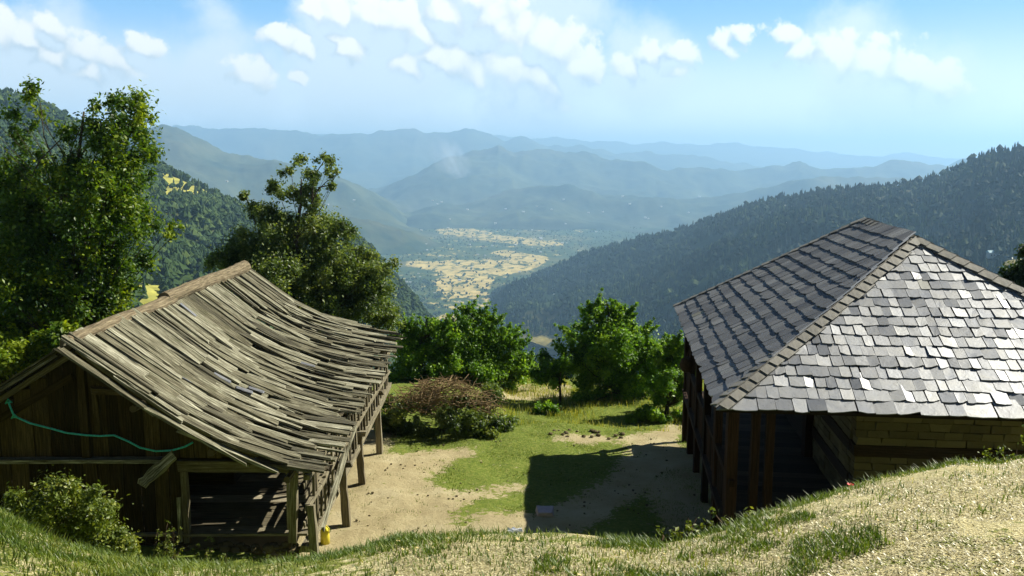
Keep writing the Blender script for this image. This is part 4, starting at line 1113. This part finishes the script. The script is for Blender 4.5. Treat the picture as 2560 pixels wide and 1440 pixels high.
B("young_tree", "bushy bright green tree beyond the yard, right of the hut's eave", "tree", [(1030, 870, 46), (1015, 925, 36), (1085, 860, 50), (1110, 900, 60), (1060, 920, 50), (1020, 830, 18), (1090, 820, 24), (1010, 860, 34), (1060, 965, 50), (1120, 840, 36), (1000, 960, 40)], 36.0, (1050, 1050, 36.0), 'leaf_c', 42000, 0.062, shoots=50, sub=0.4, trunk_r=.12, clumps_per=4.4, tone=.5)
B("young_tree", "dense green tree rising behind the brush heap", "tree", [(1160, 825, 40), (1190, 850, 55), (1140, 860, 50), (1240, 870, 50), (1200, 910, 70), (1285, 890, 42), (1300, 950, 45), (1250, 960, 50), (1170, 790, 16), (1200, 800, 16), (1150, 930, 50), (1120, 950, 60), (1310, 920, 34), (1230, 815, 26), (1270, 850, 34)], 37.0, (1215, 1050, 37.0), 'leaf_c', 62000, 0.062, shoots=70, sub=0.4, trunk_r=.14, clumps_per=4.2, tone=.45)
B("young_tree", "rounded bright green tree left of the slate building", "tree", [(1485, 795, 30), (1550, 810, 36), (1450, 850, 42), (1520, 855, 65), (1590, 850, 46), (1425, 900, 36), (1490, 920, 68), (1580, 920, 70), (1640, 890, 36), (1480, 985, 50), (1570, 985, 60), (1640, 965, 42), (1490, 775, 12), (1560, 785, 14)], 34.0, (1540, 1060, 34.0), 'leaf_c', 84000, 0.06, shoots=90, sub=0.4, trunk_r=.16, clumps_per=4.4, tone=.5)
B("young_tree", "slim green tree with a forked trunk against the slate building's far corner", "tree", [(1690, 905, 36), (1665, 935, 36), (1700, 960, 40), (1650, 985, 34), (1690, 870, 18), (1715, 1000, 30)], 31.0, (1665, 1045, 31.0), 'leaf_c', 26000, 0.055, shoots=35, sub=0.36, trunk_r=.08, clumps_per=4.6, tone=.5)
B("young_tree", "small thin-trunked tree standing alone between the two bushy trees", "tree", [(1368, 905, 26), (1350, 935, 30), (1400, 935, 30), (1375, 950, 28), (1410, 905, 16)], 33.0, (1397, 1010, 33.0), 'leaf_c', 7500, 0.08, 0.34, trunk_r=.07, clumps_per=4, tone=.4)
B("leafy_shrub", "low leafy shrub below the small tree at the yard's far edge", "shrub", [(1360, 1020, 22), (1345, 1035, 20), (1378, 1028, 18)], 31.0, (1360, 1055, 31.0), 'leaf_c', 3500, 0.07, 0.32, trunk_r=.04, clumps_per=4, tone=.4)
B("leafy_shrub", "row of low green shrubs under the bushy tree by the slate building", "shrub", [(1590, 1040, 20), (1625, 1035, 22), (1660, 1042, 18), (1700, 1035, 24), (1725, 1040, 18)], 30.0, (1650, 1055, 30.0), 'leaf_c', 8000, 0.07, 0.3, trunk_r=.04, clumps_per=5, tone=.6)
B("leafy_shrub", "bright green shrub behind the hut's left roof edge", "shrub", [(20, 890, 50), (80, 880, 50), (140, 850, 40), (-40, 900, 60), (190, 830, 26), (60, 920, 50)], 21.0, (60, 1000, 21.0), 'leaf_a', 15000, 0.07, 0.4, trunk_r=.08, clumps_per=5, tone=.75)
B("dark_tree", "dark tree at the right edge beyond the slate roof", "tree", [(2560, 690, 40), (2575, 640, 36), (2560, 740, 44), (2610, 700, 60), (2530, 720, 20)], 34.0, (2600, 900, 34.0), 'leaf_dark', 12000, 0.085, 0.4, trunk_r=.14, clumps_per=5, tone=.5)
# brush heap
base_sh = [(975, 1060, 38), (1010, 1015, 34), (1050, 1080, 46), (1110, 1075, 46), (1170, 1070, 44), (1225, 1050, 42), (1262, 1055, 30), (1150, 1010, 46), (1070, 1015, 50), (960, 1020, 30), (1230, 1000, 30), (990, 1100, 30), (1200, 1030, 40)]
tree("bramble_shrub", "low dark bramble shrub at the yard's edge carrying the brush heap", "shrub", base_sh, 27.0, (1110, 1120, 27.0), 'leaf_b', 48000, 0.06, 0.30, trunk_r=.05, clumps_per=7, tone=.5, dY=1.6)
mb = MB()
for k in range(650):
    a = random.uniform(-1, 1); px = 1108 + a * random.choice((60, 110, 140)); 
    hgt = 945 + 70 * (abs(px - 1110) / 165) ** 1.6
    py = hgt + random.uniform(0, 1) ** 1.3 * 95 * (1 - .5 * abs(a))
    c = P(px, py, 27.0 + random.uniform(-1.2, 0.6)); l = random.uniform(.3, .9); az = random.uniform(0, 6.28); el = random.gauss(0.1, .35)
    d = Vector((math.cos(az) * math.cos(el), math.sin(az) * math.cos(el), math.sin(el))) * l
    b = Vector((random.uniform(-.12, .12), random.uniform(-.12, .12), random.uniform(-.12, .08)))
    mb.tube([c - d * .5, c - d * .15 + b * .8, c + d * .2 + b, c + d * .5], [.013, .011, .008, .003], 4, None, 0, False)
o = mb.build("brush_heap", MAT['twig']); tag(o, "tangled heap of dry reddish brushwood piled on the bramble", "brushwood")
# weeds before the hut
tree("feathery_bush", "feathery green bush growing against the hut's front wall", "bush", [(150, 1245, 56), (205, 1300, 66), (95, 1310, 56), (262, 1275, 42), (130, 1370, 66), (225, 1370, 60), (190, 1215, 30), (60, 1240, 34), (290, 1370, 46), (245, 1225, 22), (40, 1330, 40)], 13.4, (175, 1440, 13.4), 'weed', 34000, 0.034, 0.33, trunk_r=.03, clumps_per=20, tone=.45, dY=.7, bark='twig_dark')
def stems(name, label, spots, cat="weed", leaf='weed', hmul=1.0, group=None):
    e = None; sm = MB(); cen, rad = [], []
    for (px, py, Y, h) in spots:
        f = P(px, py, Y); f.z = gz(f.x, f.y)
        if e is None: e = empty(name, f); tag(e, label, cat, group)
        t = f + Vector((random.uniform(-.15, .15) * h, random.uniform(-.1, .1), h)); m = f.lerp(t, .5) + Vector((random.uniform(-.05, .05), 0, 0))
        sm.tube([f, m, t], [.010, .007, .003], 4, None, 0, False)
        for k in range(int(9 * h / .5)):
            q = random.uniform(.25, 1); s = f.lerp(t, q); d = Vector((random.uniform(-1, 1), random.uniform(-1, 1), .7)) * .12 * h; sm.tube([s, s + d], [.004, .002], 3, None, 0, False)
            cen.append(s + d); rad.append(.04)
    sm.build("stems", MAT['twig_dark'], e); leaf_cloud(cen, rad, len(cen) * 14, 0.018, MAT[leaf], "foliage", e, .5)
stems("tall_weed", "spindly tall weed standing before the hut beside the doorway", [(385, 1420, 14.8, .85), (400, 1420, 14.8, .95), (412, 1420, 14.7, .7), (436, 1415, 14.8, 1.0), (450, 1420, 14.7, .6), (425, 1425, 14.6, .5)])
stems("tall_weed", "low straggling weeds along the hut's doorstep", [(x + random.uniform(-8, 8), 1425, 14.9 + random.uniform(-.4, .3), random.uniform(.3, .62)) for x in range(480, 780, 13)])
stems("tall_weed", "thin reddish weeds on the bank before the slate building", [(x, 1352 - (x - 1660) * .12, 4.9 + (x - 1660) * .001, random.uniform(.05, .10)) for x in range(1650, 1890, 16)], leaf='weed')

# ------------------------------------------------------------------ grass
def blades(name, label, pts, hmin, hmax, w, mat, toner, lean=0.5, kind="stuff", cat="grass"):
    n = len(pts); pts = np.asarray(pts, float)
    h = rng.uniform(hmin, hmax, n); az = rng.uniform(0, 6.28, n); ln = rng.uniform(0.1, lean, n) * h
    d = np.stack([np.cos(az), np.sin(az), np.zeros(n)], -1); s = np.stack([-np.sin(az), np.cos(az), np.zeros(n)], -1) * (w * rng.uniform(.6, 1.3, n))[:, None]
    z = np.array([0, 0, 1.0]); m = pts + d * (ln * .35)[:, None] + z * (h * .6)[:, None]; t = pts + d * ln[:, None] + z * h[:, None]
    v = np.stack([pts - s, pts + s, m + s * .7, m - s * .7, t, t + s * .05], 1).reshape(-1, 3)
    i = np.arange(n)[:, None] * 6
    f = np.concatenate([i + np.array([[0, 1, 2, 3]]), i + np.array([[3, 2, 5, 4]])], 0)
    o = np_mesh(name, v, f, MAT[mat], None, {"rnd": np.repeat(np.clip(toner, 0, 1), 6)})
    tag(o, label, cat, None, kind); return o
# bank: rim fringe and patches
def surf_pts(n, ylo, yhi, accept):
    out = []; tone = []
    while len(out) < n:
        m = 4000; px = rng.uniform(-150, 2750, m); q = rng.uniform(0, 1, m)
        rim = np.interp(px, *zip(*RIMY)); y = ylo(rim) + (yhi(rim) - ylo(rim)) * q
        x = (px - 1280) / (F_PX * .95) * y; z = ground_z(x, y)
        ppx, ppy = project(x, y, z)
        for k in range(m):
            if ppy[k] > 1520: continue
            a = accept(x[k], y[k], ppx[k], ppy[k])
            if a is None or rng.random() > a[0]: continue
            out.append((x[k], y[k], z[k] - .004)); tone.append(a[1] + rng.normal(0, .16))
            if len(out) >= n: break
    return out, np.array(tone)
greens = [[(0, 1290), (400, 1440), (0, 1700), (-900, 1440), (-600, 1200)], [(1560, 1340), (1850, 1325), (1900, 1285), (2050, 1290), (1900, 1400), (1700, 1500), (1300, 1460), (1350, 1400)],
          [(1990, 1350), (2180, 1320), (2250, 1400), (2300, 1500), (1950, 1500)], [(2400, 1310), (2600, 1300), (2600, 1420), (2400, 1370)], [(700, 1400), (960, 1350), (1150, 1350), (1100, 1390), (800, 1440)]]
def acc_green(x, y, px, py):
    n = fbm((x * 3.2, y * 3.2, 0.5), 4); ins = any(bool(in_poly(px, py, g_)) for g_ in greens[:5])
    pr = 0.75 if ins else 0.10
    pr *= 1.0 if n > -0.05 else 0.15
    return (pr, 0.35 + 0.5 * max(-.4, min(.5, -n)))
def acc_left(x, y, px, py):
    if px > 820: return None
    return ((0.9 if px < 650 else .35), 0.35 + 0.5 * max(-.4, min(.5, -fbm((x * 2.2, y * 2.2, 4.5), 4))))
pts, tn = surf_pts(9000, lambda r: r * .55, lambda r: r * 1.05, acc_left)
blades("rank_grass", "rank tall green grass on the bank before the wooden hut", pts, 0.012, 0.065, 0.0035, 'weed', tn, 1.4)
pts, tn = surf_pts(26000, lambda r: r * .62, lambda r: r * 1.02, acc_green)
blades("bank_grass", "short grass tufts on the strawy bank", pts, 0.015, 0.055, 0.0032, 'grass', tn, 1.0)
def acc_rim(x, y, px, py):
    n = fbm((x * 2.1 + 9, y * 2.1, 0.5), 3)
    right = 0.5 if px > 1850 or px < 700 else 0.0
    return (0.9 if n + right * .15 > 0.1 else 0.03, 0.42 + .3 * max(-.4, min(.5, -n)))
pts, tn = surf_pts(7000, lambda r: r * .93, lambda r: r * 1.015, acc_rim)
blades("rim_grass", "longer grass fringe along the edge of the bank", pts, 0.012, 0.062, 0.0032, 'grass', tn, 1.3)
pts, tn = surf_pts(80000, lambda r: r * .46, lambda r: r * 1.0, lambda x, y, px, py: (1.0 if px > 800 else .12, 0.5))
# straw litter: short pieces lying nearly flat
pa = np.array(pts); n = len(pa); az = rng.uniform(0, 6.28, n); l = rng.uniform(.003, .009, n)
d = np.stack([np.cos(az), np.sin(az), rng.uniform(-.1, .6, n)], -1) * l[:, None]; s = np.stack([-np.sin(az), np.cos(az), np.zeros(n)], -1) * (.0022 * rng.uniform(.4, 1.8, n))[:, None]
pa = pa + np.array([0, 0, .012])
v = np.stack([pa - d - s, pa - d + s, pa + d + s, pa + d - s], 1).reshape(-1, 3)
o = np_mesh("straw_litter", v, np.arange(n * 4).reshape(n, 4), MAT['straw'], None, {"rnd": np.repeat(rng.uniform(0, 1, n), 4)})
tag(o, "pale straw litter covering the bank", "straw", None, "stuff")
# yard grass
out, tn = [], []
while len(out) < 42000:
    y = rng.uniform(16.5, 31); x = rng.uniform(-4.0, 9.5)
    z = float(ground_z(x, y)); px, py = project(x, y, z)
    if any(bool(in_poly(px, py, pl)) for pl in dirt_polys) and (fbm((x * 2.1, y * 2.1, 1.7), 3) < .22 or rng.random() < .6): continue
    n = fbm((x * .8, y * .8, 7.7), 4)
    if n < -0.12 and rng.random() < .8: continue
    out.append((x, y, z - .005)); tn.append(.42 + .35 * -n + rng.normal(0, .1) + (0.15 if y > 27 else 0))
blades("yard_grass", "short turf growing in patches on the yard", out, 0.02, 0.07, 0.006, 'grass', np.array(tn), 1.2)
out, tn = [], []
while len(out) < 16000:
    y = rng.uniform(27.5, 42); x = rng.uniform(-1, 9) * y / 28
    if rng.random() > .5 + fbm((x * .5, y * .5, 2.7), 3): continue
    out.append((x, y, float(ground_z(x, y)) - .01)); tn.append(.72 + rng.normal(0, .15))
blades("meadow_grass", "tall yellowish meadow grass beyond the yard", out, 0.08, 0.26, 0.010, 'grass', np.array(tn), .5)
# right bank clumps of tall weed
stems("bank_weed", "wispy weeds at the top of the bank before the block wall", [(x, 1165, 7.3 + random.uniform(-.3, .5), random.uniform(.12, .34)) for x in range(2290, 2600, 9)], leaf='weed')
# fallen stones in the yard step and pebbles
mb = MB()
for k in range(26):
    px = random.uniform(1370, 1560); c = P(px, 1098 + random.uniform(-8, 10), 26.2); rock(mb, (c.x, c.y + random.uniform(-.4, .4), gz(c.x, c.y) + .02), random.uniform(.03, .09))
o = mb.build("stone_row", MAT['block']); tag(o, "low row of earthy stones across the yard above the shadow", "stones", None, "stuff")
mb = MB()
for k in range(260):
    x = random.uniform(-3.5, 4.5); y = random.uniform(17, 26); rock(mb, (x, y, gz(x, y) + .0), random.uniform(.01, .04))
o = mb.build("pebbles", MAT['block']); tag(o, "pebbles strewn over the trodden yard", "pebbles", None, "stuff")
# red flower / leaf litter on the bank
MAT['red'] = simple("red_petal", (0.65, 0.06, 0.06), 0.6, 0.3)
c = P(2125, 1228, 5.6); mb = MB(); z0 = gz(c.x, c.y) + .03
for k in range(6):
    a = k * 1.05; mb.beam((c.x, c.y, z0), (c.x + math.cos(a) * .022, c.y + math.sin(a) * .022, z0 + .012), .012, .002)
o = mb.build("red_flower", MAT['red']); tag(o, "tiny red flower on the bank's edge before the dark gallery", "flower")
MAT['dry_leaf'] = simple("fallen_leaf", (0.62, 0.50, 0.22), 0.7, 0.2)
mbl = MB()
for k in range(70):
    px, py = random.uniform(900, 2560), random.uniform(1300, 1440); rim = float(np.interp(px, *zip(*RIMY))); y = rim * random.uniform(.68, .97); x = (px - 1280) / (F_PX * .95) * y
    z0 = gz(x, y) + .022; a = random.uniform(0, 6.28); l = random.uniform(.008, .02); mbl.beam((x, y, z0), (x + math.cos(a) * l, y + math.sin(a) * l, z0 + .006), l * .6, .001)
o = mbl.build("fallen_leaves", MAT['dry_leaf']); tag(o, "fallen yellow leaves scattered on the bank", "leaves", None, "stuff")

# ------------------------------------------------------------------ far houses on the grounds they stand on
from mathutils.bvhtree import BVHTree
def bvh_of(names):
    vs, fs = [], []
    for o in C.objects:
        if o.type == 'MESH' and o.get("kind") == "structure" and o.name != "ground":
            n = len(o.data.vertices); a = np.zeros(n * 3, np.float32); o.data.vertices.foreach_get("co", a); b = len(vs)
            vs.extend(map(tuple, a.reshape(-1, 3).tolist())); fs.extend([tuple(i + b for i in p.vertices) for p in o.data.polygons])
    return BVHTree.FromPolygons(vs, fs)
BV = bvh_of(None)
def on_land(px, py):
    d = P(px, py, 1.0).normalized(); h = BV.ray_cast(Vector((0, 0, 0)), d, 60000)
    return h[0]
def house_at(px, py, wpx, label, group, **k):
    h = on_land(px, py)
    if h is None: return
    w = wpx * h.y / F_PX
    far_house(px, py, h.y, w, label, group, rot=random.uniform(-.4, .4), **k)
house_at(381, 441, 16, "small house with a red-brown roof high on the left spur above the terraces", None, roof=(0.35, 0.12, 0.08), wall=(0.75, 0.68, 0.45))
house_at(358, 697, 20, "white farmhouse with a grey roof above the yellow terrace behind the hut", None, roof=(0.5, 0.55, 0.62), wall=(0.8, 0.78, 0.7))
house_at(2482, 642, 26, "long pale blue roofed house in the forest above the slate roof", None, roof=(0.2, 0.36, 0.42), wall=(0.4, 0.42, 0.42))
for k in range(34):
    px = random.uniform(1080, 2000); py = random.uniform(500, 600)
    if px > 1500: py = random.uniform(490, 560)
    house_at(px, py, random.uniform(3.5, 6.5), "tiny white house scattered on the hazy foothill slope", "houses on the far foothills", roof=(0.55, 0.55, 0.55), wall=(0.62, 0.56, 0.45))
for k in range(14):
    px = random.uniform(560, 960); py = random.uniform(430, 540)
    house_at(px, py, random.uniform(3.5, 6.5), "tiny pale house on the blue left mountain's lower slope", "houses on the left mountain", roof=(0.55, 0.55, 0.55), wall=(0.62, 0.56, 0.45))
for k in range(44):
    px = random.uniform(1010, 1420); py = random.uniform(575, 760)
    house_at(px, py, random.uniform(3.5, 6.5), "tiny white house among the valley fields", "houses on the valley floor", roof=(0.55, 0.55, 0.55), wall=(0.62, 0.56, 0.45))

# ------------------------------------------------------------------ air
def box(name, lo, hi, mat):
    vs = [(x, y, z) for z in (lo[2], hi[2]) for y in (lo[1], hi[1]) for x in (lo[0], hi[0])]
    fs = [(0, 2, 3, 1), (4, 5, 7, 6), (0, 1, 5, 4), (2, 6, 7, 3), (0, 4, 6, 2), (1, 3, 7, 5)]
    me = bpy.data.meshes.new(name); me.from_pydata(vs, [], fs); me.materials.append(mat); o = bpy.data.objects.new(name, me); C.objects.link(o); return o
HZ = bpy.data.materials.new("haze_air"); HZ.use_nodes = True
hn_ = HZ.node_tree.nodes; hn_.clear(); ho = hn_.new("ShaderNodeOutputMaterial"); hv = hn_.new("ShaderNodeVolumePrincipled")
hv.inputs["Color"].default_value = (0.40, 0.67, 1.0, 1); hv.inputs["Density"].default_value = 1.0e-4; hv.inputs["Anisotropy"].default_value = 0.22
HZ.node_tree.links.new(hv.outputs[0], ho.inputs["Volume"])
allz = []
zmin, zmax, xm, ym, yn = 1e9, -1e9, 0, 0, 0
for o in list(C.objects):
    if o.type == 'MESH':
        for cnr in o.bound_box:
            p = o.matrix_basis @ Vector(cnr) if o.parent is None else Vector((0, 0, 0))
            zmin = min(zmin, p.z); zmax = max(zmax, p.z); xm = max(xm, abs(p.x)); ym = max(ym, p.y); yn = min(yn, p.y)
o = box("haze", (-xm - 50, yn - 50, zmin - 1), (xm + 50, ym + 50, zmax + 20), HZ)
tag(o, "pale blue haze filling the valley air", "haze", None, "stuff")
SM = bpy.data.materials.new("smoke"); SM.use_nodes = True
sn_, sk = SM.node_tree.nodes, SM.node_tree.links; sn_.clear(); so_ = sn_.new("ShaderNodeOutputMaterial"); sv = sn_.new("ShaderNodeVolumePrincipled")
sv.inputs["Color"].default_value = (0.92, 0.95, 1.0, 1)
stc = sn_.new("ShaderNodeTexCoord"); sln = sn_.new("ShaderNodeVectorMath"); sln.operation = 'LENGTH'; sk.new(stc.outputs["Object"], sln.inputs[0])
snz = sn_.new("ShaderNodeTexNoise"); snz.inputs["Scale"].default_value = 2.2; snz.inputs["Detail"].default_value = 4; snz.inputs["Distortion"].default_value = 0.6; sk.new(stc.outputs["Object"], snz.inputs["Vector"])
smr = sn_.new("ShaderNodeMapRange"); sk.new(sln.outputs["Value"], smr.inputs[0]); smr.inputs[1].default_value = 1.0; smr.inputs[2].default_value = 0.0
smm = sn_.new("ShaderNodeMath"); smm.operation = 'MULTIPLY_ADD'; sk.new(snz.outputs["Fac"], smm.inputs[0]); smm.inputs[1].default_value = 3.0; smm.inputs[2].default_value = -1.15
smx = sn_.new("ShaderNodeMath"); smx.operation = 'MULTIPLY'; smx.use_clamp = True; sk.new(smr.outputs[0], smx.inputs[0]); sk.new(smm.outputs[0], smx.inputs[1])
smd = sn_.new("ShaderNodeMath"); smd.operation = 'MULTIPLY'; smd.inputs[1].default_value = 0.012; sk.new(smx.outputs[0], smd.inputs[0]); sk.new(smd.outputs[0], sv.inputs["Density"]); sk.new(sv.outputs[0], so_.inputs["Volume"])
import bmesh
me = bpy.data.meshes.new("smoke_plume"); bm = bmesh.new(); bmesh.ops.create_icosphere(bm, subdivisions=3, radius=1.0); bm.to_mesh(me); bm.free(); me.materials.append(SM)
o = bpy.data.objects.new("smoke_plume", me); C.objects.link(o); o.location = P(1128, 402, 9700); o.scale = (200, 150, 330); o.rotation_euler = (0, math.radians(-38), 0)
tag(o, "pale smoke plume rising from a fire before the central ridge", "smoke", None, "stuff")
print("haze box", xm, yn, ym, zmin, zmax)
